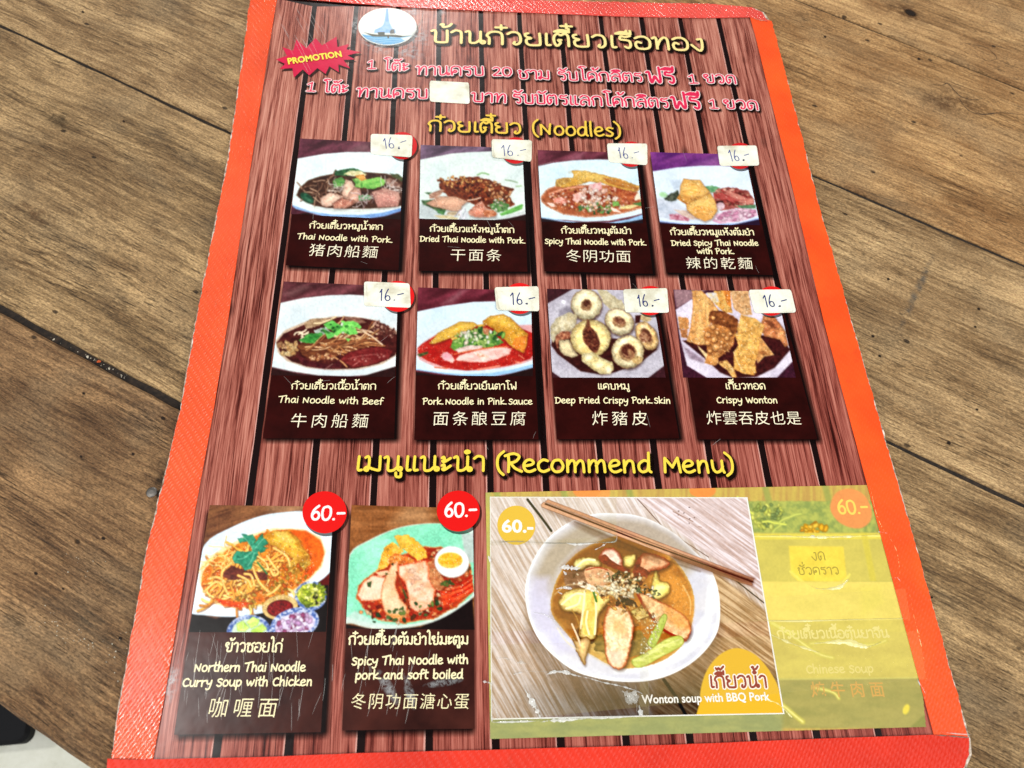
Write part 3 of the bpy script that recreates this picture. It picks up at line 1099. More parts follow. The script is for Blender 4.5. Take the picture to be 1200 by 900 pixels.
def font_text(s, p0, p1, hpx, col, layer, parent, name, off=0.01, spaced=True, slant=0.0, alpha=1.0, centre=False):
    """s spread evenly between photo points (cells); hpx = em size in photo pixels"""
    a, b = np.array(at(*p0)), np.array(at(*p1))
    m = ((p0[0] + p1[0]) / 2, (p0[1] + p1[1]) / 2)
    up = np.array(at(m[0], m[1] - hpx)) - np.array(at(*m))
    em = np.hypot(*up)
    d = (b - a); L = np.hypot(*d); ux = d / L
    n = np.array([-ux[1], ux[0]])
    V, Fc = [], []
    z = ZM + LAY * layer
    if spaced:
        k = len(s)
        step = L / k
        emx = min(em, step * 1.02)
        for i, ch in enumerate(s):
            gv, gf = glyph_mesh(ch, off)
            c = a + ux * step * (i + 0.5)
            b0 = len(V)
            for (x, y, _) in gv:
                lx, ly = (x - 0.46) * emx + slant * y * emx, (y - 0.36) * em
                q = c + ux * lx + n * ly
                V.append((q[0], q[1], z))
            Fc += [tuple(j + b0 for j in f) for f in gf]
    else:
        gv, gf = glyph_mesh(s, off)
        xs = [v[0] for v in gv]
        x0, x1 = min(xs), max(xs)
        for (x, y, _) in gv:
            q = a + ux * L * (x - x0) / (x1 - x0) + n * y * em + ux * slant * y * em
            V.append((q[0], q[1], z))
        Fc = list(gf)
    return mesh(name, V, Fc, ink(col, alpha), parent, MO)


def flat_poly(name, pxs, col, layer, parent, alpha=1.0, smooth=False, mat=None, mottled=0.0):
    P = catmull(pxs, 6, True) if smooth else pxs
    pts = [at(*p) for p in P]
    ar = sum(pts[i][0] * pts[(i + 1) % len(pts)][1] - pts[(i + 1) % len(pts)][0] * pts[i][1] for i in range(len(pts)))
    if ar < 0:
        pts = pts[::-1]
    V = [(x, y, ZM + LAY * layer) for x, y in pts]
    import mathutils
    tri = mathutils.geometry.tessellate_polygon([[Vector(v) for v in V]])
    Fc = []
    for t in tri:
        a, b, c = (V[i] for i in t)
        s_ = (b[0] - a[0]) * (c[1] - a[1]) - (c[0] - a[0]) * (b[1] - a[1])
        Fc.append(tuple(t) if s_ > 0 else tuple(reversed(t)))
    return mesh(name, V, Fc, mat or ink(col, alpha, mottled=mottled), parent, MO)


def circle_px(cx, cy, rx, ry=None, n=40):
    ry = ry or rx
    return [(cx + rx * math.cos(2 * math.pi * i / n), cy + ry * math.sin(2 * math.pi * i / n)) for i in range(n)]

# ------------------------------------------------------------------ printed pictures (vertex-coloured sheets)
def hash2(ix, iy, seed):
    h = (ix.astype(np.int64) * 374761393 + iy.astype(np.int64) * 668265263 + seed * 1442695041) & 0xffffffff
    h = ((h ^ (h >> 13)) * 1274126177) & 0xffffffff
    return ((h ^ (h >> 16)) & 0xffff) / 65535.0


def vnoise(x, y, seed):
    ix, iy = np.floor(x), np.floor(y)
    fx, fy = x - ix, y - iy
    fx, fy = fx * fx * (3 - 2 * fx), fy * fy * (3 - 2 * fy)
    a, b = hash2(ix, iy, seed), hash2(ix + 1, iy, seed)
    c, d = hash2(ix, iy + 1, seed), hash2(ix + 1, iy + 1, seed)
    return (a * (1 - fx) + b * fx) * (1 - fy) + (c * (1 - fx) + d * fx) * fy


def fbm(x, y, seed=0, oc=3):
    r = 0; a = 0.5; t = 0
    for k in range(oc):
        r = r + a * vnoise(x, y, seed + k * 17)
        t += a; a *= 0.55; x = x * 2.1 + 5; y = y * 2.1 + 3
    return r / t


M_PIC = {}


def pic_mat(rough=0.32):
    if rough in M_PIC:
        return M_PIC[rough]
    nt = NT('printed_photo')
    a = nt.n('ShaderNodeAttribute', attribute_name='Col')
    nt.l(a.outputs['Color'], nt.b.inputs['Base Color'])
    film(nt)
    nt.b.inputs['Roughness'].default_value = rough
    M_PIC[rough] = nt.m
    return nt.m


class Pic:
    def __init__(s, quad, layer, step=0.72):
        """quad: photo points TL, TR, BR, BL of the printed picture"""
        s.layer = layer
        Q = [np.array(at(*p)) for p in quad]
        wpx = max(abs(quad[1][0] - quad[0][0]), abs(quad[2][0] - quad[3][0]))
        hpx = max(abs(quad[3][1] - quad[0][1]), abs(quad[2][1] - quad[1][1]))
        s.nu, s.nv = int(wpx / step) + 2, int(hpx / step) + 2
        u = np.linspace(0, 1, s.nu)[None, :, None]
        v = np.linspace(0, 1, s.nv)[:, None, None]
        P = (Q[0] * (1 - u) + Q[1] * u) * (1 - v) + (Q[3] * (1 - u) + Q[2] * u) * v
        s.P = P.reshape(-1, 2)
        X, Y = project(s.P[:, 0], s.P[:, 1])
        s.X, s.Y = X, Y
        s.I = np.zeros((len(X), 3))
        s.view(0, 0, 1)

    def view(s, x0, y0, sc):
        s.cx, s.cy, s.sc = (s.X - x0) * sc, (s.Y - y0) * sc, sc
        return s

    def fill(s, c):
        s.I[:] = np.array(c, float) / 255

    def sdf(s, pts, idx):
        x, y = s.cx[idx], s.cy[idx]
        d = np.full(len(x), 1e18)
        ins = np.zeros(len(x), bool)
        n = len(pts)
        for i in range(n):
            ax, ay = pts[i]; bx, by = pts[(i + 1) % n]
            ex, ey = bx - ax, by - ay
            l2 = ex * ex + ey * ey
            if l2 == 0:
                continue
            t = np.clip(((x - ax) * ex + (y - ay) * ey) / l2, 0, 1)
            dd = (x - ax - t * ex) ** 2 + (y - ay - t * ey) ** 2
            d = np.minimum(d, dd)
            if ay != by:
                c = ((ay > y) != (by > y)) & (x < ex * (y - ay) / ey + ax)
                ins ^= c
        d = np.sqrt(d)
        return np.where(ins, d, -d)

    def _col(s, idx, c, c2=None, ns=None, seed=0, puff=0, pr=1, d=None, shade=0, ctr=None, ext=1, con=2.5, ang=0.0, amp=0.0, asz=None):
        x, y = s.cx[idx], s.cy[idx]
        col = np.tile(np.array(c, float) / 255, (len(idx), 1))
        if c2 is not None:
            ns = ns or (20, 20)
            ca, sa = math.cos(ang), math.sin(ang)
            xr, yr = x * ca + y * sa, -x * sa + y * ca
            f = np.clip((fbm(xr / ns[0], yr / ns[1], seed) - 0.5) * con + 0.5, 0, 1)[:, None]
            col = col * (1 - f) + np.array(c2, float) / 255 * f
        if amp:
            asz = asz or 8
            col = col * (1 + amp * (fbm(x / asz, y / asz, seed + 5, 3) - 0.5) * 2)[:, None]
        if puff and d is not None:
            col = col * (1 + puff * (np.clip(d / pr, 0, 1) - 0.6))[:, None]
        if shade and ctr is not None:
            col = col * (1 - shade * np.clip((y - ctr) / ext, -1, 1))[:, None]
        return col

    def blend(s, idx, col, a):
        a = np.clip(a, 0, 1)[:, None]
        s.I[idx] = s.I[idx] * (1 - a) + col * a

    def poly(s, pts, c, c2=None, ns=None, smooth=False, soft=None, alpha=1.0, rim=None, rw=6, puff=0, pr=None, shade=0, wob=0, seed=0, con=2.5, ang=0.0, amp=0.0, asz=None, drop=True):
        if isinstance(pts, str):
            v = [float(q) for q in pts.split()]
            pts = list(zip(v[::2], v[1::2]))
        if smooth:
            pts = catmull(pts, 4, True)
        soft = soft if soft is not None else s.sc * 0.9
        if puff > 0 and alpha == 1.0 and drop:
            o_ = s.sc
            s.poly([(a + o_ * 0.8, b + o_ * 1.4) for a, b in pts], (48, 20, 12), soft=s.sc * 4, alpha=0.5)
        xs = [p[0] for p in pts]; ys = [p[1] for p in pts]
        m = soft + wob
        idx = np.nonzero((s.cx > min(xs) - m) & (s.cx < max(xs) + m) & (s.cy > min(ys) - m) & (s.cy < max(ys) + m))[0]
        if len(idx) == 0:
            return
        d = s.sdf(pts, idx)
        if wob:
            d = d + (fbm(s.cx[idx] / (wob * 2.5), s.cy[idx] / (wob * 2.5), seed + 3) - 0.5) * 2 * wob
        a = np.clip(0.5 + d / soft, 0, 1) * alpha
        k = a > 0
        idx, d, a = idx[k], d[k], a[k]
        cyy, ext = (min(ys) + max(ys)) / 2, max(1, (max(ys) - min(ys)) / 2)
        col = s._col(idx, c, c2, ns, seed, puff, pr or min(max(xs) - min(xs), max(ys) - min(ys)) / 3, d, shade, cyy, ext, con, ang, amp, asz)
        if rim is not None:
            r = np.clip(1 - d / rw, 0, 1)[:, None] ** 1.2
            col = col * (1 - r) + np.array(rim, float) / 255 * r
        s.blend(idx, col, a)

    def ell(s, cx, cy, rx, ry, rot=0, c=(255, 255, 255), **kw):
        a = math.radians(rot)
        pts = []
        for i in range(32):
            t = 2 * math.pi * i / 32
            x, y = rx * math.cos(t), ry * math.sin(t)
            pts.append((cx + x * math.cos(a) - y * math.sin(a), cy + x * math.sin(a) + y * math.cos(a)))
        s.poly(pts, c, **kw)

    def line(s, pts, w, c, smooth=True, soft=None, alpha=1.0, hi=None, w2=None):
        if isinstance(pts, str):
            v = [float(q) for q in pts.split()]
            pts = list(zip(v[::2], v[1::2]))
        if smooth and len(pts) > 2:
            pts = catmull(pts, 4)
        soft = soft if soft is not None else s.sc * 0.8
        xs = [p[0] for p in pts]; ys = [p[1] for p in pts]
        m = w + soft
        idx = np.nonzero((s.cx > min(xs) - m) & (s.cx < max(xs) + m) & (s.cy > min(ys) - m) & (s.cy < max(ys) + m))[0]
        if len(idx) == 0:
            return
        x, y = s.cx[idx], s.cy[idx]
        d = np.full(len(x), 1e18)
        n = len(pts) - 1
        for i in range(n):
            ax, ay = pts[i]; bx, by = pts[i + 1]
            ex, ey = bx - ax, by - ay
            l2 = ex * ex + ey * ey
            if l2 == 0:
                continue
            t = np.clip(((x - ax) * ex + (y - ay) * ey) / l2, 0, 1)
            d = np.minimum(d, (x - ax - t * ex) ** 2 + (y - ay - t * ey) ** 2)
        d = np.sqrt(d)
        a = np.clip(0.5 + (w / 2 - d) / soft, 0, 1) * alpha
        col = np.tile(np.array(c, float) / 255, (len(idx), 1))
        if hi is not None:
            f = np.clip(1 - d / (w * 0.35), 0, 1)[:, None]
            col = col * (1 - f) + np.array(hi, float) / 255 * f
        s.blend(idx, col, a)

    def scatter(s, n, region, size, cols, seed=1, asp=1.5, rim=None, alpha=1.0, ang=None, puff=0.5):
        """small pieces thrown over an ellipse region (cx,cy,rx,ry,rot)"""
        rr = random.Random(seed)
        cx, cy, rx, ry, rot = region
        a = math.radians(rot)
        for i in range(n):
            t, r = rr.uniform(0, 2 * math.pi), math.sqrt(rr.random())
            x, y = rx * r * math.cos(t), ry * r * math.sin(t)
            px, py = cx + x * math.cos(a) - y * math.sin(a), cy + x * math.sin(a) + y * math.cos(a)
            q = rr.uniform(*size)
            g = math.radians(rr.uniform(0, 180) if ang is None else rr.gauss(ang, 18))
            k = rr.randint(5, 7)
            pts = []
            for j in range(k):
                tt = 2 * math.pi * j / k
                e = rr.uniform(0.65, 1.2)
                lx, ly = q * asp * e * math.cos(tt), q * e * math.sin(tt)
                pts.append((px + lx * math.cos(g) - ly * math.sin(g), py + lx * math.sin(g) + ly * math.cos(g)))
            s.poly(pts, rr.choice(cols), rim=rim, rw=q * 0.6, alpha=alpha, puff=puff, pr=q, drop=False)

    def noodles(s, n, region, w, cols, seed=1, length=120, bend=0.6, dark=None, ang=None):
        rr = random.Random(seed)
        cx, cy, rx, ry, rot = region
        a = math.radians(rot)
        for i in range(n):
            t, r = rr.uniform(0, 2 * math.pi), math.sqrt(rr.random())
            x, y = rx * r * math.cos(t), ry * r * math.sin(t)
            px, py = cx + x * math.cos(a) - y * math.sin(a), cy + x * math.sin(a) + y * math.cos(a)
            g = rr.uniform(0, 2 * math.pi) if ang is None else rr.gauss(math.radians(ang), 0.35)
            pts = [(px, py)]
            for k in range(4):
                g += rr.uniform(-bend, bend)
                px += math.cos(g) * length / 4; py += math.sin(g) * length / 4
                pts.append((px, py))
            if dark is not None:
                s.line([(p[0] + w * 0.3, p[1] + w * 0.45) for p in pts], w * 1.1, dark, alpha=0.55)
            c = rr.choice(cols)
            s.line(pts, w * rr.uniform(0.7, 1.1), c, hi=tuple(min(255, v * 1.18) for v in c))

    def grain(s, amp=0.03, size=7, seed=3, only=None):
        J = s.I.reshape(s.nv, s.nu, 3)
        K = J.copy()
        K[1:-1, 1:-1] = (J[1:-1, 1:-1] * 4 + (J[:-2, 1:-1] + J[2:, 1:-1] + J[1:-1, :-2] + J[1:-1, 2:]) * 2 + J[:-2, :-2] + J[2:, 2:] + J[:-2, 2:] + J[2:, :-2]) / 16
        if only is None or len(only) < 5:
            s.I = K.reshape(-1, 3)
        else:
            s.I = np.clip(0.52 + (s.I - 0.54) * only[4], 0, 1)
            gl = s.I.mean(1, keepdims=True)
            s.I = gl + (s.I - gl) * 0.86
        w = 0.06 + 0.94 * np.clip(1.1 - s.I.min(1), 0, 1)
        k = s.sc * 2.2
        a = (fbm(s.cx / k, s.cy / k, seed, 3) - 0.5) * 2
        b = (fbm(s.cx / (s.sc * 5.5), s.cy / (s.sc * 5.5), seed + 9, 3) - 0.5) * 2
        m = 1 + amp * w * (3.6 * a + 1.8 * b)
        s.I = np.clip(s.I * np.clip(m, 0.35, 1.7)[:, None], 0, 1)
        mx = s.I.max(1)
        food = np.clip((w - 0.3) * 2.5, 0, 1) * np.clip((mx - 0.55) * 5, 0, 1) * min(1.0, amp / 0.045)
        food = food * (s.I[:, 2] < s.I[:, 1] * 1.12 + 0.02) * (s.I[:, 0] > s.I[:, 1] * 0.82)
        if only is not None:
            food = food * np.clip((1 - np.hypot((s.cx - only[0]) / only[2], (s.cy - only[1]) / only[3])) * 12, 0, 1)
        if amp > 0.02:
            h = fbm(s.cx / (s.sc * 1.5), s.cy / (s.sc * 1.5), seed + 31, 2)
            g = fbm(s.cx / (s.sc * 1.9), s.cy / (s.sc * 1.9), seed + 47, 2)
            k1 = (np.clip((h - 0.70) * 7, 0, 1) * 0.5 * food)[:, None]
            k2 = (np.clip((g - 0.68) * 7, 0, 1) * 0.30 * food)[:, None]
            s.I = s.I * (1 - k1) + np.array((0.97, 0.92, 0.84)) * k1
            s.I = s.I * (1 - k2) + s.I * 0.38 * k2
        s.I = np.clip(0.5 + (s.I - 0.5) * 1.07, 0, 1)

    def build(s, name, parent, rough=0.32):
        V = np.concatenate([s.P, np.full((len(s.P), 1), ZM + LAY * s.layer)], 1) - np.array(MO)
        nu, nv = s.nu, s.nv
        i = np.arange(nv - 1)[:, None] * nu + np.arange(nu - 1)[None, :]
        Fq = np.stack([i, i + nu, i + nu + 1, i + 1], -1).reshape(-1, 4)
        me = bpy.data.meshes.new(name)
        nf = len(Fq)
        me.vertices.add(len(V)); me.loops.add(nf * 4); me.polygons.add(nf)
        me.vertices.foreach_set('co', V.astype(np.float32).ravel())
        me.loops.foreach_set('vertex_index', Fq.astype(np.int32).ravel())
        me.polygons.foreach_set('loop_start', np.arange(0, nf * 4, 4, dtype=np.int32))
        me.update(calc_edges=True)
        at_ = me.color_attributes.new('Col', 'FLOAT_COLOR', 'POINT')
        I = np.clip(s.I, 0, 1)
        L = np.where(I <= 0.04045, I / 12.92, ((I + 0.055) / 1.055) ** 2.4) * ALB
        at_.data.foreach_set('color', np.concatenate([L, np.ones((len(L), 1))], 1).astype(np.float32).ravel())
        me.materials.append(pic_mat(rough))
        o = bpy.data.objects.new(name, me)
        return link(o, parent)


def bowl_top(p, y_arc, rim_bottom, bg, streak=True, bg2=None):
    """dark cloth behind the bowl"""
    p.fill(bg)
    idx = np.arange(len(p.cx))
    p.I[:] = p._col(idx, bg, bg2 or tuple(min(255, v * 1.5 + 14) for v in bg), (300, 60), 4, con=2.0, ang=-0.35)


WHITE = (226, 236, 236)


# ---- card 1: dark noodle soup with pork  (view 340,160 x8.571)
def pic1(p):
    p.view(340, 160, 8.571)
    bowl_top(p, 0, 0, (66, 30, 40))
    p.poly('560 155 690 80 800 70 800 150 700 165', (150, 110, 115), alpha=.6, soft=60)
    p.poly('20 700 60 730 320 800 560 826 780 828 960 800 1120 748 1180 700 1180 620 60 600', (150, 185, 225), (110, 150, 205), (200, 30), smooth=False)
    p.poly('0 790 160 770 320 810 560 832 780 832 980 800 1180 745 1180 900 0 900', (34, 14, 12), soft=10)
    p.poly('20 690 200 752 420 786 700 790 940 765 1180 700 1200 400 1200 200 1000 180 800 158 560 158 340 176 80 222 0 250', WHITE, (214, 230, 234), (260, 160))
    p.poly('30 610 90 560 200 720 420 760 700 766 940 742 1180 680 1180 650 900 722 600 740 330 730 180 690 90 600', (205, 210, 200), alpha=.7, soft=16)
    p.poly('62 590 90 520 180 440 300 400 450 372 620 352 800 362 960 372 1100 410 1200 430 1200 690 1000 714 800 728 560 730 400 722 250 700 150 660 90 620', (52, 32, 26), (78, 48, 34), (40, 30), seed=2, rim=(120, 92, 70), rw=12)
    p.noodles(26, (300, 520, 180, 90, -15), 12, [(150, 118, 96), (112, 80, 64), (180, 146, 120), (92, 62, 50)], 3, 120, .5, (30, 18, 14))
    p.ell(170, 620, 78, 40, 35, c=(26, 62, 46), c2=(44, 92, 66), ns=(30, 20), soft=14)
    p.ell(180, 630, 40, 12, 35, c=(86, 132, 104), alpha=.5, soft=14)
    p.poly('445 345 520 335 600 318 680 330 760 370 720 400 560 400 450 390', (32, 70, 44), (56, 104, 62), (30, 20), wob=8)
    p.poly('540 380 600 345 700 345 770 380 740 410 620 400', (214, 206, 150), (232, 224, 190), (24, 18), wob=8)
    p.poly('650 395 740 380 770 440 730 470 680 430', (212, 160, 82), (190, 124, 60), (20, 20))
    p.poly('430 440 520 405 560 450 520 500 440 520', (70, 124, 62), (110, 160, 80), (22, 22), wob=8)
    p.poly('770 430 900 405 960 440 940 490 830 530 760 520 640 510 660 480', (100, 168, 76), (150, 206, 104), (26, 20), wob=10, seed=4)
    p.poly('620 430 680 420 740 470 720 520 660 490', (78, 140, 60), (160, 200, 110), (20, 18), wob=8)
    p.poly('950 430 1020 420 1110 480 1100 520 1000 510', (176, 140, 122), (120, 84, 74), (26, 20), wob=8)
    p.poly('1000 370 1090 380 1160 430 1120 450 1030 410', (50, 66, 40), (90, 90, 60), (20, 20), wob=10)
    p.noodles(16, (980, 520, 90, 40, 10), 7, [(220, 210, 205), (190, 176, 170)], 9, 110, .8)
    p.noodles(16, (480, 520, 60, 40, 10), 6, [(214, 208, 200), (170, 158, 150)], 10, 90, .8)
    P1 = (214, 168, 146); P2 = (188, 138, 118)
    p.poly('560 430 620 450 660 520 640 600 590 640 540 620 520 570 540 500', P1, (232, 200, 176), (30, 26), puff=.3, wob=6)
    p.poly('640 510 700 520 720 600 690 660 620 690 560 640 600 560', P1, P2, (26, 26), puff=.35, seed=3, wob=6)
    p.poly('300 620 400 560 500 590 560 600 480 640 420 700 360 712 310 690', P1, (236, 206, 184), (40, 30), puff=.35, seed=6, wob=6, rim=(150, 98, 80), rw=10)
    p.poly('420 670 520 620 640 640 640 680 560 722 440 722', (198, 140, 118), (160, 100, 84), (24, 20), puff=.3, seed=8, wob=8)
    p.poly('690 590 800 590 840 620 760 650 690 640', (62, 128, 76), (100, 160, 100), (24, 20), wob=6)
    p.noodles(22, (750, 620, 90, 70, 10), 6, [(222, 214, 212), (186, 170, 172), (150, 120, 124)], 12, 100, .9)
    p.poly('820 560 940 520 1090 560 1110 620 1080 700 880 714 850 640', (206, 158, 142), (184, 130, 118), (60, 30), puff=.25, seed=7, wob=6, rim=(160, 108, 96), rw=8)
    p.poly('860 640 980 620 1080 660 1070 700 880 712', (176, 116, 106), alpha=.45, soft=30)
    p.grain(.05, 9)


# ---- card 2 (485,165)
def pic2(p):
    p.view(485, 165, 8.571)
    bowl_top(p, 0, 0, (74, 56, 72))
    p.poly('60 790 300 806 600 812 800 800 960 780 1180 730 1180 900 0 900', (36, 14, 12), soft=10)
    p.poly('0 780 300 800 560 812 760 806 940 782 1180 726 1200 160 1000 120 780 108 560 116 380 130 70 190 0 210', (220, 228, 224), (206, 220, 218), (260, 160))
    p.poly('60 640 140 610 260 720 480 784 700 790 900 770 1180 690 1180 700 920 776 700 792 500 790 240 786 60 770', (176, 186, 188), alpha=.8, soft=24)
    p.poly('80 600 200 590 300 700 280 740 200 690 90 640', (44, 70, 44), (90, 120, 80), (30, 20), wob=8)
    p.poly('100 520 180 520 150 545', (70, 104, 66), wob=5)
    p.poly('230 690 330 690 300 745 240 730', (50, 96, 56), (90, 140, 84), (20, 20), wob=6)
    p.line('640 345 690 325 750 340', 16, (120, 168, 104), alpha=.8)
    p.line('920 395 980 405 1040 420', 14, (120, 150, 110), alpha=.7)
    p.line('1030 460 1080 455', 16, (130, 170, 110), alpha=.6)
    p.poly('250 430 330 405 420 400 500 360 640 366 740 390 860 440 1000 490 960 560 1010 640 900 700 700 680 560 620 400 590 300 520 250 470', (86, 36, 22), (132, 62, 36), (30, 24), wob=16, seed=2)
    p.scatter(150, (520, 440, 280, 70, 8), (8, 17), [(206, 140, 72), (170, 98, 52), (120, 60, 34), (226, 172, 108), (86, 34, 20)], 3)
    p.scatter(150, (640, 520, 240, 90, 15), (7, 16), [(110, 38, 22), (150, 66, 36), (70, 22, 14), (190, 104, 60), (60, 16, 12)], 4)
    p.scatter(60, (860, 520, 150, 90, 35), (8, 18), [(200, 140, 92), (150, 92, 56), (226, 176, 130), (96, 50, 34)], 5)
    p.poly('760 640 860 600 960 640 940 700 860 720 780 690', (62, 104, 56), (110, 150, 90), (20, 40), wob=12)
    p.scatter(26, (840, 640, 110, 60, 0), (7, 13), [(222, 214, 200), (90, 130, 70), (60, 80, 50), (190, 170, 150)], 6)
    p.poly('860 735 980 680 1080 638 1100 645 1085 690 980 730 880 756', (84, 150, 70), (120, 186, 96), (80, 14), ang=-.4)
    p.poly('150 540 280 488 310 500 230 580 160 580', (186, 146, 122), (150, 106, 88), (26, 20), wob=6)
    p.poly('120 630 200 590 260 560 420 560 540 610 480 660 470 710 380 706 280 680 180 660', (214, 170, 142), (198, 150, 124), (60, 30), puff=.2, rim=(160, 110, 86), rw=8)
    p.line('540 600 610 590 670 572', 12, (230, 200, 176))
    p.poly('340 715 440 712 470 750 400 760 330 740', (200, 180, 150), (150, 130, 100), (26, 16), wob=6)
    p.noodles(14, (500, 700, 50, 60, 0), 9, [(186, 186, 196), (140, 138, 150), (216, 214, 220)], 8, 110, .4, ang=100)
    p.poly('545 710 600 660 680 600 740 690 830 720 820 760 740 770 640 772 560 750', (220, 160, 138), (192, 116, 92), (40, 30), puff=.3, seed=9, wob=8)
    p.poly('690 700 800 700 840 740 790 765 700 760', (206, 140, 104), (160, 84, 50), (24, 20), wob=10, seed=4)
    p.poly('200 750 340 750 460 782 420 794 260 780', (190, 176, 130), (214, 200, 160), (30, 12))
    p.grain(.05, 9)


# ---- card 3 (625,170)
def pic3(p):
    p.view(625, 170, 8.571)
    bowl_top(p, 0, 0, (72, 30, 40))
    p.poly('300 160 420 90 520 70 470 150', (150, 92, 106), alpha=.7, soft=50)
    p.poly('80 700 240 770 500 800 760 790 960 750 1180 690 1180 900 0 900', (34, 20, 26), soft=8)
    p.poly('70 700 300 760 560 790 760 782 960 745 1180 670 1180 730 960 772 760 800 560 806 400 790 80 735', (150, 190, 226), soft=10)
    p.poly('0 716 240 748 520 772 760 762 1000 715 1200 660 1200 190 900 150 640 146 400 156 200 180 40 216 0 230', (216, 232, 238), (202, 224, 236), (260, 160))
    p.poly('70 520 140 440 260 400 500 400 800 400 1050 470 1100 600 1090 640 900 690 700 724 520 730 300 700 130 620 80 570', (180, 104, 66), (150, 76, 46), (50, 40), rim=(206, 160, 130), rw=22, wob=6)
    p.poly('340 268 420 252 480 258 430 282 360 290', (196, 204, 196), soft=10)
    p.poly('380 262 520 262 700 300 860 340 1060 410 1060 460 1000 470 860 440 700 390 560 370 430 410 300 430 220 410 230 345 300 330 400 330 400 290', (214, 174, 88), (196, 146, 62), (60, 30), seed=2, wob=8, rim=(160, 110, 50), rw=10)
    p.poly('230 350 300 332 400 330 330 390 240 420 220 400', (206, 168, 92), (150, 110, 56), (24, 20), wob=6)
    p.poly('400 270 520 262 700 310 800 350 640 350 480 340', (234, 204, 120), alpha=.5, soft=40)
    p.poly('700 330 860 350 1060 430 1050 460 900 430 740 380', (190, 132, 66), (170, 108, 52), (60, 14), ang=.3)
    p.scatter(170, (600, 540, 430, 120, 3), (10, 24), [(206, 116, 84), (176, 84, 56), (228, 166, 136), (150, 60, 40), (196, 130, 76)], 3)
    p.scatter(100, (560, 560, 400, 110, 5), (6, 14), [(244, 220, 206), (226, 150, 120), (160, 70, 46), (120, 40, 28)], 4)
    p.line('160 490 300 445 420 425 500 425', 14, (222, 152, 120))
    p.poly('550 400 680 370 690 440 640 480 560 470', (232, 196, 192), (214, 150, 150), (22, 22), wob=10)
    p.poly('400 500 520 450 520 520 440 580 400 560', (236, 200, 190), (220, 160, 146), (20, 20), wob=8)
    p.poly('200 540 280 520 350 570 300 590 210 580', (236, 190, 176), (210, 120, 100), (20, 16), wob=8)
    p.poly('130 580 200 585 230 620 180 625', (244, 214, 200), wob=5)
    p.scatter(34, (620, 520, 150, 100, 0), (12, 24), [(246, 228, 216), (240, 210, 196), (226, 180, 160)], 12)
    p.scatter(34, (640, 640, 190, 55, 0), (9, 17), [(60, 110, 66), (96, 146, 84), (130, 170, 90), (44, 84, 50)], 7)
    p.scatter(30, (700, 600, 200, 80, 0), (8, 16), [(246, 236, 222), (236, 214, 190), (230, 190, 150)], 8)
    p.poly('790 570 850 565 870 610 800 620', (130, 176, 90), (80, 130, 60), (20, 20), wob=6)
    p.poly('870 620 1000 600 1060 610 980 640 880 645', (224, 214, 150), (206, 184, 120), (40, 14))
    p.poly('780 630 830 640 880 680 800 670', (246, 220, 206), wob=4)
    p.poly('1010 500 1060 480 1080 540 1020 560', (230, 220, 196), wob=8)
    p.poly('1000 590 1100 570 1100 620 1020 600', (76, 120, 66), wob=6)
    p.poly('840 440 960 470 1040 490 1000 560 880 540 820 490', (190, 108, 66), (150, 64, 40), (30, 20), wob=10, seed=4)
    p.grain(.05, 9)


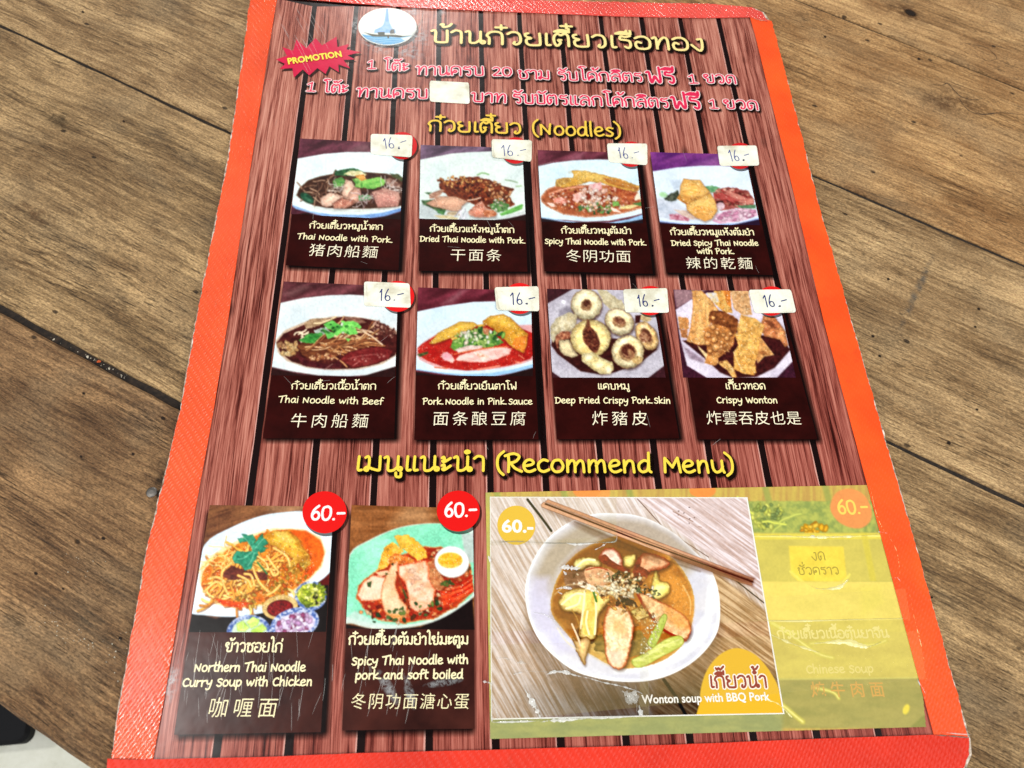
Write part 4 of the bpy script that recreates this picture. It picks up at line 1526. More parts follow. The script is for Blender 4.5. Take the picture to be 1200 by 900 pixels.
# ---- card 4 (755,170)
def pic4(p):
    p.view(755, 170, 8.571)
    bowl_top(p, 0, 0, (84, 34, 100), bg2=(130, 62, 132))
    p.poly('460 210 640 140 740 100 760 210', (176, 120, 170), alpha=.5, soft=60)
    p.poly('150 770 400 800 640 812 860 804 1160 745 1200 900 0 900', (40, 22, 44), soft=8)
    p.poly('60 765 400 800 700 812 880 806 1180 740 1180 700 60 700', (150, 176, 226), soft=8)
    p.poly('60 750 400 790 700 800 940 785 1200 720 1200 300 960 220 760 208 560 210 330 226 60 270', (222, 232, 240), (208, 222, 236), (240, 160))
    p.poly('120 540 300 560 420 640 540 760 300 760 160 730 120 600', (178, 188, 204), (206, 212, 224), (90, 50), soft=24)
    p.poly('260 360 360 350 380 440 300 450', (176, 190, 206), alpha=.7, soft=30)
    p.poly('200 540 260 490 340 460 350 520 300 570 230 560', (50, 56, 44), (96, 100, 84), (20, 20), wob=12, soft=14)
    p.ell(190, 500, 42, 26, 10, c=(166, 210, 160), soft=20)
    p.poly('590 420 680 405 760 430 700 480 600 470', (86, 140, 96), (130, 176, 130), (22, 20), wob=10)
    p.poly('690 480 780 430 900 430 1040 460 1110 560 1100 610 900 640 760 660 700 560', (168, 92, 84), (130, 60, 56), (40, 26), wob=12)
    p.scatter(90, (890, 530, 190, 80, 15), (10, 22), [(206, 134, 118), (170, 70, 64), (222, 164, 146), (130, 44, 44), (180, 110, 92), (96, 40, 36)], 4, ang=20, asp=1.9)
    p.poly('830 450 1000 520 1100 570 1060 600 900 560 820 490', (206, 140, 124), (180, 100, 90), (30, 12), ang=.5, wob=6)
    p.poly('690 500 780 480 860 520 960 560 900 580 800 540 700 540', (150, 50, 48), (180, 86, 80), (30, 16), ang=.3, wob=6)
    p.poly('720 570 790 560 800 600 740 600', (44, 24, 24), wob=6)
    p.ell(765, 615, 42, 38, 0, c=(226, 206, 210), c2=(196, 160, 170), ns=(20, 20))
    p.poly('930 610 1120 600 1120 640 960 640', (70, 104, 76), (100, 140, 100), (24, 12), wob=6)
    p.poly('680 760 740 690 860 650 980 640 1120 650 1140 710 960 770 760 790', (206, 150, 176), (228, 190, 208), (40, 24), wob=10, seed=3)
    p.scatter(60, (930, 705, 210, 55, -6), (10, 22), [(226, 186, 204), (206, 140, 170), (240, 214, 226), (184, 116, 148)], 6, asp=2, ang=-20)
    p.poly('250 700 340 690 460 740 440 770 260 750', (216, 170, 186), (170, 90, 110), (24, 20), wob=8)
    p.poly('300 650 420 660 560 740 480 750 360 700', (196, 166, 150), (216, 196, 184), (30, 20), wob=8)
    C1, C2 = (226, 170, 88), (206, 142, 64)
    p.poly('325 540 370 470 410 560 480 570 430 605', C2, (190, 122, 56), (30, 20))
    p.poly('395 338 470 350 560 352 600 410 660 470 600 520 500 560 440 590 380 560 355 500 362 410', C1, (238, 190, 112), (60, 34), puff=.2, rim=(176, 112, 50), rw=9, seed=2)
    p.poly('380 490 440 520 560 520 500 560 400 560', (190, 122, 58), alpha=.5, soft=24)
    p.poly('470 570 560 530 660 480 710 560 735 660 680 740 610 768 520 730 430 660 420 600', C1, (240, 196, 116), (60, 30), puff=.22, rim=(186, 116, 52), rw=10, seed=6)
    p.poly('470 640 640 620 710 650 660 750 600 760 520 720', (206, 136, 66), alpha=.45, soft=36)
    for a in ((400, 400, 500, 380, 560, 420), (470, 640, 540, 600, 640, 610), (500, 690, 580, 670, 680, 690), (390, 450, 470, 440, 560, 470)):
        p.line([(a[0], a[1]), (a[2], a[3]), (a[4], a[5])], 10, (244, 206, 130), alpha=.6, soft=14)
        p.line([(a[0], a[1] + 16), (a[2], a[3] + 16), (a[4], a[5] + 16)], 8, (196, 130, 60), alpha=.5, soft=12)
    p.grain(.04, 9)


# ---- card 5 (315,330 x7.5)
def pic5(p):
    p.view(315, 330, 7.5)
    bowl_top(p, 0, 0, (70, 34, 38))
    p.poly('120 110 300 40 360 50 200 130', (150, 112, 110), alpha=.5, soft=50)
    p.poly('20 760 300 820 560 838 800 836 1120 750 1180 900 0 900', (44, 20, 20), soft=8)
    p.poly('0 745 200 790 440 826 700 834 860 822 1150 735 1180 240 900 128 720 116 520 122 300 146 90 192 0 215', (222, 228, 228), (206, 218, 222), (260, 160))
    p.poly('60 520 140 430 330 350 560 308 760 310 940 340 1120 430 1180 520 1120 650 1000 726 800 772 560 780 340 760 160 700 80 620', (196, 170, 146), soft=14)
    p.poly('66 540 130 460 310 380 480 330 640 312 820 322 960 350 1110 440 1160 520 1110 650 960 724 760 766 560 772 360 752 200 704 100 620', (58, 20, 20), (84, 34, 30), (50, 30), seed=2)
    p.poly('310 370 360 330 460 322 530 330 440 390 330 420', (184, 154, 120), (150, 118, 88), (40, 18), wob=6)
    p.scatter(70, (1000, 420, 130, 55, 25), (8, 17), [(150, 100, 84), (196, 150, 130), (110, 60, 50), (84, 40, 36)], 2)
    p.poly('660 310 800 318 860 360 780 380 690 350', (110, 74, 60), (150, 108, 90), (30, 16), wob=6)
    p.noodles(20, (620, 440, 260, 60, 12), 14, [(206, 176, 130), (186, 148, 106), (222, 198, 156)], 4, 200, .35, (110, 70, 48), ang=15)
    p.poly('250 560 380 520 600 500 860 520 960 560 780 600 620 640 560 680 400 700 300 650', (132, 78, 46), (92, 46, 30), (80, 16), wob=8, seed=5)
    p.noodles(34, (560, 570, 280, 60, -6), 12, [(196, 146, 96), (168, 112, 68), (132, 78, 48), (214, 172, 124)], 6, 220, .3, (70, 32, 22), ang=-8)
    p.scatter(60, (470, 670, 110, 30, -4), (7, 14), [(190, 120, 76), (226, 176, 130), (130, 64, 44)], 7)
    p.line('830 440 900 480 1000 556', 12, (226, 200, 168))
    p.line('820 425 900 440', 12, (214, 180, 150))
    p.poly('620 680 700 620 860 580 960 570 1100 600 1060 680 900 740 740 764 680 730', (104, 28, 30), (130, 48, 46), (50, 20), wob=6, rim=(60, 14, 16), rw=14)
    p.line('700 680 820 652 960 640', 8, (176, 96, 90), alpha=.8)
    p.line('740 740 800 700', 8, (206, 130, 120), alpha=.8)
    p.scatter(30, (880, 670, 160, 30, -8), (4, 9), [(206, 130, 120), (166, 80, 74)], 8)
    p.poly('240 640 360 700 560 740 620 680 640 760 480 770 300 740', (60, 18, 24), (90, 34, 38), (40, 20), wob=6)
    p.scatter(26, (180, 590, 60, 80, 60), (12, 24), [(214, 176, 120), (186, 140, 90), (232, 204, 150)], 9)
    p.scatter(10, (110, 565, 30, 34, 0), (12, 22), [(186, 140, 100), (150, 104, 70)], 10)
    p.noodles(6, (290, 460, 40, 20, 0), 14, [(226, 206, 176)], 11, 80, .6)
    p.poly('400 430 500 400 540 440 480 470 410 470', (186, 196, 190), (150, 166, 150), (20, 14), wob=8)
    G1, G2 = (58, 140, 60), (116, 200, 96)
    p.poly('480 375 560 340 620 380 600 420 520 420', (86, 176, 74), G2, (24, 16), wob=8)
    p.poly('640 350 760 350 820 400 800 420 760 400 780 460 700 470 640 440', (104, 196, 84), (140, 220, 110), (26, 16), wob=8, seed=3)
    p.poly('540 410 640 380 660 420 580 460', (46, 116, 50), (90, 170, 70), (20, 16), wob=6)
    p.poly('560 460 650 400 680 420 600 480', (120, 206, 96), wob=4)
    p.poly('265 520 350 460 470 450 480 470 400 540 330 545', (42, 112, 46), (80, 160, 72), (24, 18), wob=10)
    p.poly('490 450 560 445 580 480 520 505', (104, 190, 90), wob=6)
    p.poly('670 500 720 505 700 530', (120, 196, 90), wob=4)
    p.scatter(18, (600, 420, 150, 50, 0), (7, 14), [(60, 130, 56), (150, 220, 120), (30, 80, 36), (216, 230, 206)], 12)
    p.line('490 775 560 725', 7, (150, 110, 100))
    p.grain(.05, 8)


# ---- card 6 (480,330 x7.5)
def pic6(p):
    p.view(480, 330, 7.5)
    bowl_top(p, 0, 0, (72, 22, 32))
    p.poly('280 200 440 80 520 60 380 190', (146, 92, 100), alpha=.7, soft=40)
    p.poly('40 790 300 830 560 846 800 835 1120 750 1180 900 0 900', (34, 16, 16), soft=8)
    p.poly('0 770 300 815 560 842 760 832 900 806 1130 745 1130 700 0 700', (150, 192, 226), soft=8)
    p.poly('0 760 200 790 460 816 700 806 900 775 1180 700 1180 260 900 190 760 174 560 180 300 216 60 266 0 290', (214, 228, 234), (200, 220, 232), (260, 160))
    p.poly('60 640 66 580 240 460 400 400 1080 380 1180 560 1160 660 1000 720 800 762 560 782 360 776 200 740 90 690', (214, 160, 160), soft=14)
    p.poly('70 590 130 520 240 456 420 440 640 380 1000 420 1120 470 1160 560 1060 680 900 734 700 768 500 784 330 762 160 700 80 650', (160, 24, 22), (186, 44, 34), (70, 40), seed=2)
    p.poly('60 480 240 330 420 330 250 460 90 560 40 590', (206, 220, 226), alpha=.9, soft=10)
    p.poly('170 545 250 450 350 400 440 352 560 358 600 385 540 430 440 470 300 520 210 552', (216, 166, 62), (232, 190, 86), (50, 26), puff=.25, rim=(176, 112, 40), rw=9, wob=5)
    p.poly('600 380 660 372 665 395 600 400', (206, 160, 66))
    p.poly('640 350 700 305 820 286 890 320 960 390 1040 460 1030 560 1000 630 900 580 820 500 740 420 690 390 650 375', (220, 168, 58), (198, 136, 46), (60, 34), puff=.25, rim=(164, 96, 34), rw=10, wob=5, seed=3)
    p.poly('690 320 820 300 900 350 960 420 860 400 740 360', (240, 200, 92), alpha=.6, soft=36)
    p.poly('930 500 1030 470 1010 620 930 590 900 560', (206, 110, 40), (220, 140, 56), (24, 24), wob=8)
    p.poly('350 580 380 520 520 440 620 400 720 440 830 540 760 570 600 580 480 610 400 610', (110, 156, 66), (66, 112, 50), (22, 18), wob=12)
    p.scatter(90, (610, 500, 220, 80, -4), (9, 19), [(130, 176, 80), (70, 120, 56), (180, 206, 120), (40, 84, 40), (160, 190, 100)], 4, asp=1.9)
    p.scatter(24, (600, 490, 190, 60, 0), (10, 20), [(234, 232, 216), (226, 206, 186), (210, 220, 180)], 5)
    p.poly('640 400 700 420 690 480 650 460', (196, 140, 100), (160, 90, 60), (20, 20), wob=8)
    p.poly('360 495 420 486 420 505 370 515', (216, 176, 80))
    p.poly('370 640 300 620 270 660 300 690 380 720 430 650 640 590 830 570 900 590 880 640 780 680 660 715 520 710 430 700 400 690', (222, 170, 160), (236, 204, 196), (60, 20), wob=6, rim=(206, 110, 92), rw=10)
    p.poly('400 600 520 560 640 565 640 590 430 625', (230, 214, 206), (206, 170, 160), (30, 14), wob=8)
    p.line('390 640 640 592 860 572', 10, (214, 110, 66))
    p.poly('280 640 330 620 380 660 340 700 300 690', (216, 150, 160), (230, 186, 190), (20, 20), wob=6)
    p.poly('560 620 620 620 700 660 640 700 600 660', (240, 222, 212), (220, 160, 130), (24, 14), wob=8)
    p.poly('65 640 160 615 165 635 90 665', (106, 116, 60), (50, 60, 34), (20, 10))
    for l in ('600 775 700 760 790 742', ):
        p.line(l, 18, (222, 130, 110))
    p.line('220 755 330 765', 12, (214, 110, 80))
    p.line('960 645 1005 680', 10, (226, 130, 100)); p.line('930 708 985 718', 10, (230, 150, 120))
    p.grain(.04, 8)


# ---- card 7 (635,330 x7.5)
def ring(p, cx, cy, rx, ry, rot, w, c, c2, seed=0, hole=(58, 22, 16)):
    p.ell(cx + 8, cy + 14, rx, ry, rot, c=(40, 14, 12), alpha=.5, soft=30)
    p.ell(cx, cy, rx, ry, rot, c=c, c2=c2, ns=(34, 28), wob=10, seed=seed, puff=.4, pr=w * .6, amp=.12, asz=12, rim=(140, 108, 74), rw=12, shade=.16)
    p.ell(cx - rx * .3, cy - ry * .55, rx * .35, ry * .16, rot - 20, c=(244, 238, 218), alpha=.55, soft=26)
    p.ell(cx, cy + 3, (rx - w * .86) * .85, (ry - w * .86) * .85, rot, c=(176, 142, 100), c2=(140, 100, 68), ns=(16, 12), soft=12, wob=8, seed=seed)
    p.ell(cx + 3, cy - 5, (rx - w) * .74, (ry - w) * .7, rot, c=hole, c2=(92, 50, 36), ns=(14, 14), soft=16, wob=8, seed=seed)
    p.line([(cx - (rx - w) * .5, cy + (ry - w) * .2), (cx, cy + (ry - w) * .5), (cx + (rx - w) * .5, cy + (ry - w) * .1)], 9, (186, 146, 108), alpha=.8, soft=10)


def pic7(p):
    p.view(635, 330, 7.5)
    p.fill((60, 28, 34))
    p.poly('40 200 280 62 900 62 1000 300 1100 720 930 850 170 850 40 760', (176, 170, 182), (196, 192, 202), (200, 140))
    p.ell(190, 180, 18, 16, 0, c=(240, 240, 246), soft=14)
    p.poly('150 250 220 215 280 230 270 300 150 310', (140, 134, 146), soft=20)
    p.poly('80 560 140 640 340 790 520 820 640 800 860 720 1010 600 1000 520 600 500 100 480', (48, 16, 16), (66, 26, 22), (40, 30), soft=10)
    A, B = (216, 206, 176), (190, 174, 136)
    p.poly('480 60 560 80 700 170 740 250 600 250 540 190', (206, 196, 164), (180, 166, 132), (30, 24), wob=10)
    p.ell(910, 320, 52, 34, 10, c=(206, 186, 146), c2=(176, 150, 106), ns=(20, 20), wob=8)
    p.poly('820 300 870 295 860 360 820 370', (60, 20, 18))
    ring(p, 390, 205, 135, 138, 0, 90, (222, 212, 178), (196, 182, 142), 1, (64, 30, 24))
    p.poly('75 400 130 320 240 270 310 300 300 380 250 440 160 440 100 540 80 500', A, B, (30, 30), wob=8, puff=.2, seed=3, amp=.08)
    p.poly('120 480 170 440 250 440 250 500 150 520 140 600 120 560', (120, 60, 44), (190, 130, 96), (16, 16), wob=6)
    p.poly('150 520 240 512 290 590 320 650 260 670 190 650 150 590', (216, 198, 156), B, (34, 28), wob=8, puff=.3, pr=30)
    ring(p, 680, 355, 135, 112, 30, 66, (220, 208, 174), (194, 178, 136), 5, (150, 100, 76))
    ring(p, 920, 480, 88, 135, -30, 44, (210, 180, 126), (184, 146, 92), 6, (96, 50, 36))
    p.ell(895, 490, 40, 46, -20, c=(176, 132, 100), c2=(120, 70, 50), ns=(16, 16), soft=14)
    ring(p, 755, 620, 145, 145, 10, 62, (220, 208, 170), (192, 172, 126), 8, (70, 26, 20))
    p.ell(785, 640, 26, 50, -30, c=(190, 150, 104), c2=(130, 84, 60), ns=(14, 14))
    p.ell(840, 690, 46, 34, -10, c=(206, 176, 120), c2=(186, 150, 96), ns=(14, 14), wob=6)
    p.ell(436, 512, 186, 172, 0, c=(40, 14, 12), alpha=.5, soft=30)
    p.ell(428, 500, 178, 165, 0, c=(224, 206, 148), c2=(202, 178, 114), ns=(34, 28), wob=8, seed=9, puff=.4, pr=52, amp=.1, asz=12, rim=(150, 118, 74), rw=12)
    p.poly('360 440 380 400 400 340 418 350 430 400 470 440 500 500 510 560 480 625 440 615 400 570 365 520', (60, 20, 18), (120, 66, 46), (15, 15), smooth=True, soft=14)
    p.line('398 336 402 380 372 430', 12, (120, 76, 50), soft=10)
    p.scatter(12, (440, 520, 40, 70, -14), (7, 14), [(130, 76, 54), (96, 44, 34)], 4, puff=.3)
    p.poly('350 640 440 620 540 680 620 710 632 770 600 812 520 818 440 770 350 700', (222, 208, 160), (196, 176, 118), (34, 26), wob=6, puff=.3, pr=36, amp=.08)
    p.ell(410, 665, 26, 20, 0, c=(240, 232, 204), soft=24); p.ell(500, 735, 30, 20, 0, c=(240, 232, 200), soft=24); p.ell(585, 775, 24, 26, 0, c=(240, 230, 200), soft=24)
    p.poly('180 850 900 850 1040 740 1090 720 1090 900 0 900 80 790', (50, 18, 20), alpha=0)
    p.grain(.07, 9)


# ---- card 8 (785,330 x7.5)
def pic8(p):
    p.view(785, 330, 7.5)
    p.fill((60, 24, 40))
    p.poly('30 70 330 70 200 150 60 240', (150, 116, 122), soft=20)
    p.poly('50 250 200 150 330 100 800 80 1010 300 1090 640 1080 700 940 845 330 850 150 740 90 500', (206, 196, 214), (222, 214, 226), (200, 120))
    p.poly('110 520 320 690 440 800 560 850 760 840 920 760 1060 600 960 480 500 460', (52, 16, 18), (70, 26, 26), (40, 30), soft=12)
    p.poly('110 560 300 690 300 720 180 680', (150, 130, 146), soft=20)
    C, D, E_ = (206, 146, 84), (180, 116, 62), (228, 180, 112)
    p.poly('70 310 160 320 170 420 80 420', (206, 150, 92), D, (20, 20), wob=8)
    p.poly('90 420 160 420 150 500 100 490', (190, 130, 80), (150, 90, 54), (16, 16), wob=8)
    p.poly('530 80 690 80 720 290 640 300 560 240', (214, 172, 124), (190, 140, 92), (20, 20), wob=6)
    p.poly('380 80 520 80 550 280 470 270 400 200', (222, 180, 104), (196, 136, 64), (26, 40), wob=8)
    p.poly('470 80 530 80 540 230 500 200', (200, 120, 50))
    p.poly('320 100 410 100 430 180 380 190', (206, 206, 210), (226, 200, 150), (20, 20))
    p.poly('195 80 280 80 360 160 430 260 380 330 330 420 320 560 240 560 145 525 180 400 200 240', C, E_, (22, 110), wob=6, seed=2, rim=(170, 104, 54), rw=8)
    p.poly('820 300 920 310 1010 430 1040 560 1010 575 960 510 830 480 790 400', (200, 136, 86), (170, 100, 62), (40, 30), wob=6, puff=.3, pr=30)
    p.poly('830 340 900 350 960 430 880 400', (130, 70, 44), soft=20)
    p.poly('350 260 480 260 600 330 600 450 560 480 420 420 340 340', (150, 88, 46), (96, 48, 26), (30, 26), wob=10)
    p.poly('300 420 380 370 500 400 570 480 560 560 480 630 420 680 400 740 310 715 330 600 300 520', (196, 128, 68), D, (24, 24), wob=10, seed=5)
    for (x, y, r) in ((375, 400, 26), (330, 465, 28), (415, 450, 20), (390, 510, 30), (330, 540, 26), (405, 580, 38), (470, 470, 18), (455, 535, 20), (500, 500, 22), (480, 580, 16), (530, 460, 18), (350, 610, 20), (380, 320, 20)):
        p.ell(x + 3, y + 5, r, r, 0, c=(140, 80, 40), alpha=.6, soft=12)
        p.ell(x, y, r * .9, r * .85, 0, c=(214, 152, 90), puff=.35, pr=r * .7)
        p.ell(x - r * .25, y - r * .3, r * .3, r * .22, 0, c=(240, 200, 150), alpha=.7, soft=8)
    p.scatter(40, (470, 600, 80, 40, -40), (5, 10), [(226, 166, 104), (170, 104, 58)], 7)
    p.poly('340 660 420 640 430 720 390 740 310 715', (226, 172, 106), (190, 126, 66), (20, 20), wob=8)
    p.poly('240 560 330 640 320 680 260 600', (232, 204, 150))
    p.poly('425 705 500 690 560 760 590 845 550 845 500 780 430 730', (232, 190, 118), (206, 154, 86), (24, 14), wob=4, rim=(160, 100, 60), rw=6)
    p.ell(455, 712, 12, 7, 0, c=(120, 70, 40))
    p.poly('625 290 760 330 830 390 800 480 720 440 600 480 590 420', (222, 180, 106), (200, 146, 74), (30, 24), wob=6, seed=6)
    p.poly('790 480 850 560 915 645 830 660 770 720 740 600', (190, 130, 74), (214, 160, 98), (24, 24), rim=(236, 206, 150), rw=6)
    p.ell(820, 630, 34, 18, 10, c=(130, 74, 40), alpha=.7, soft=12)
    p.poly('565 460 620 450 760 420 830 400 800 480 780 600 750 720 760 800 740 826 640 810 560 770 560 620 600 560', (226, 178, 98), (202, 146, 72), (30, 34), wob=5, seed=8, rim=(176, 116, 56), rw=7)
    for i in range(9):
        p.line([(600 + i * 6, 500 + i * 32), (660 + i * 6, 520 + i * 30), (720 + i * 3, 500 + i * 33)], 7, (180, 116, 52) if i % 2 else (242, 206, 136), alpha=.6, soft=8)
    p.line('560 620 590 700 640 790', 7, (236, 206, 150))
    p.grain(.08, 9)


# ---- card 9 (215,580 x5.295)
def pic9(p):
    p.view(215, 580, 5.295)
    p.fill((120, 76, 48))
    idx = np.arange(len(p.cx))
    p.I[:] = p._col(idx, (92, 54, 36), (140, 92, 58), (220, 22), 4, con=2.2, ang=-.3)
    p.poly('540 60 760 60 740 130 540 110', (196, 160, 124), alpha=.5, soft=80)
    p.poly('0 700 200 770 900 500 900 900 0 900', (20, 12, 12), soft=12)
    p.poly('840 540 900 480 920 560 860 560', (90, 20, 16), soft=8)
    p.poly('20 720 60 560 130 310 300 200 480 130 640 106 760 104 930 150 930 440 800 570 640 690 460 740 300 758 160 750', (226, 236, 242), (212, 226, 236), (240, 160), smooth=True, rim=(190, 204, 216), rw=8)
    p.poly('100 540 110 430 240 330 400 250 560 205 740 212 850 260 885 350 860 450 760 550 640 630 500 690 330 706 200 680 120 600', (240, 214, 160), soft=16)
    p.poly('112 540 140 450 260 350 400 270 560 220 720 220 830 270 872 350 850 440 760 530 640 610 500 670 320 698 200 660 130 600', (226, 140, 44), (206, 96, 24), (60, 40), wob=8, smooth=True)
    p.poly('660 220 760 222 850 280 872 350 850 440 770 520 740 500 790 400 740 290', (236, 106, 30), (214, 80, 20), (60, 60), soft=14)
    p.noodles(70, (400, 500, 250, 110, -22), 15, [(232, 180, 86), (214, 150, 60), (242, 204, 120), (196, 124, 46), (226, 166, 70)], 4, 170, .7, (130, 66, 24))
    p.noodles(24, (270, 390, 140, 60, -30), 6, [(240, 206, 130), (226, 180, 96)], 5, 110, .8)
    p.poly('480 260 560 222 660 225 720 280 740 330 790 380 760 420 680 400 600 340 520 300', (226, 178, 66), (206, 140, 40), (34, 26), wob=8, puff=.25, pr=40, rim=(186, 120, 40), rw=8)
    p.poly('560 230 640 230 690 290 640 300 590 270', (246, 220, 120), alpha=.6, soft=24)
    p.poly('690 390 780 360 790 430 700 500 620 480 640 430', (206, 160, 60), (180, 120, 40), (24, 20), wob=8)
    p.scatter(100, (560, 570, 260, 80, -28), (6, 14), [(196, 90, 24), (226, 150, 40), (150, 110, 30), (240, 190, 90), (180, 140, 50)], 6)
    p.poly('190 640 300 660 420 670 360 702 250 690', (224, 84, 24), (206, 60, 16), (30, 14), soft=8)
    p.poly('230 490 300 440 400 470 520 480 520 530 420 520 280 530', (84, 34, 26), (120, 54, 40), (20, 14), wob=8)
    for l in ('300 420 240 480 250 560 280 620', '430 450 470 540 540 610', '520 380 560 440 590 480 560 500 540 460', '160 520 210 510 260 540', '340 500 400 530 420 570', '130 600 200 540 240 560', '560 330 640 380 660 440', '600 560 560 600 520 620', '380 490 420 500 440 560'):
        p.line(l, 19, (130, 66, 26), alpha=.6)
        p.line(l, 16, (232, 180, 84), hi=(250, 220, 140))
    p.line('460 420 520 490', 10, (60, 120, 70))
    GL, GD = (70, 166, 130), (36, 120, 92)
    for q, sd in (('430 330 400 290 350 300 335 270 370 265 360 240 400 250 430 245 450 280', 1), ('430 330 460 270 490 240 500 270 530 300 500 320 530 330 480 360', 2), ('440 350 380 350 330 350 300 390 320 420 350 430 380 470 420 460 440 410 470 370', 3), ('420 320 440 300 470 330 450 400 430 380', 4)):
        p.poly(q, GL, GD, (26, 20), wob=7, seed=sd, rim=(28, 100, 76), rw=5)
    for l in ('430 340 400 290 370 260', '440 340 480 290 500 270', '430 350 380 390 340 400', '440 360 420 410 400 440'):
        p.line(l, 4, (150, 210, 180), alpha=.8)
    # side dishes
    BL = (70, 96, 160)
    p.ell(790, 628, 98, 92, 0, c=(206, 214, 228), c2=BL, ns=(14, 14), con=3)
    p.ell(792, 622, 84, 72, 0, c=(196, 206, 70), c2=(150, 170, 40), ns=(18, 18))
    p.scatter(70, (795, 620, 86, 68, 0), (7, 17), [(222, 226, 84), (180, 200, 50), (240, 240, 150), (130, 150, 40), (90, 104, 40)], 3, asp=2)
    p.scatter(10, (830, 650, 40, 30, 0), (6, 10), [(50, 44, 30), (200, 190, 120)], 13)
    p.ell(600, 698, 112, 78, -8, c=(226, 196, 130), c2=(206, 170, 100), ns=(40, 40), rim=(180, 140, 80), rw=6)
    p.ell(600, 704, 82, 52, -8, c=(110, 14, 20), c2=(150, 30, 30), ns=(12, 12), rim=(70, 6, 10), rw=12)
    p.scatter(26, (600, 704, 66, 40, 0), (3, 6), [(190, 60, 50), (80, 6, 12)], 4)
    p.ell(405, 850, 138, 106, -6, c=(196, 206, 226), c2=BL, ns=(12, 12), con=3.5)
    p.ell(410, 850, 108, 80, 0, c=(206, 222, 200), soft=8)
    p.poly('330 800 370 780 410 825 380 850 335 845', (186, 222, 96), (216, 240, 130), (24, 20), rim=(120, 170, 60), rw=5)
    p.poly('390 790 430 755 475 775 460 810 420 830', (196, 230, 110), (222, 244, 140), (24, 20), rim=(120, 170, 60), rw=5)
    p.poly('420 840 490 800 520 830 480 860 420 860', (176, 214, 84), (206, 234, 120), (24, 20), rim=(120, 170, 60), rw=5)
    p.ell(690, 800, 156, 98, -16, c=(200, 208, 228), c2=BL, ns=(12, 12), con=3.5)
    p.ell(692, 806, 126, 72, -14, c=(206, 190, 216), c2=(226, 220, 236), ns=(24, 18), soft=8)
    p.scatter(46, (690, 805, 110, 60, -14), (8, 20), [(206, 170, 206), (236, 224, 240), (184, 140, 184), (222, 200, 226), (150, 70, 110)], 6)
    p.grain(.05, 7, only=(430, 470, 430, 260))


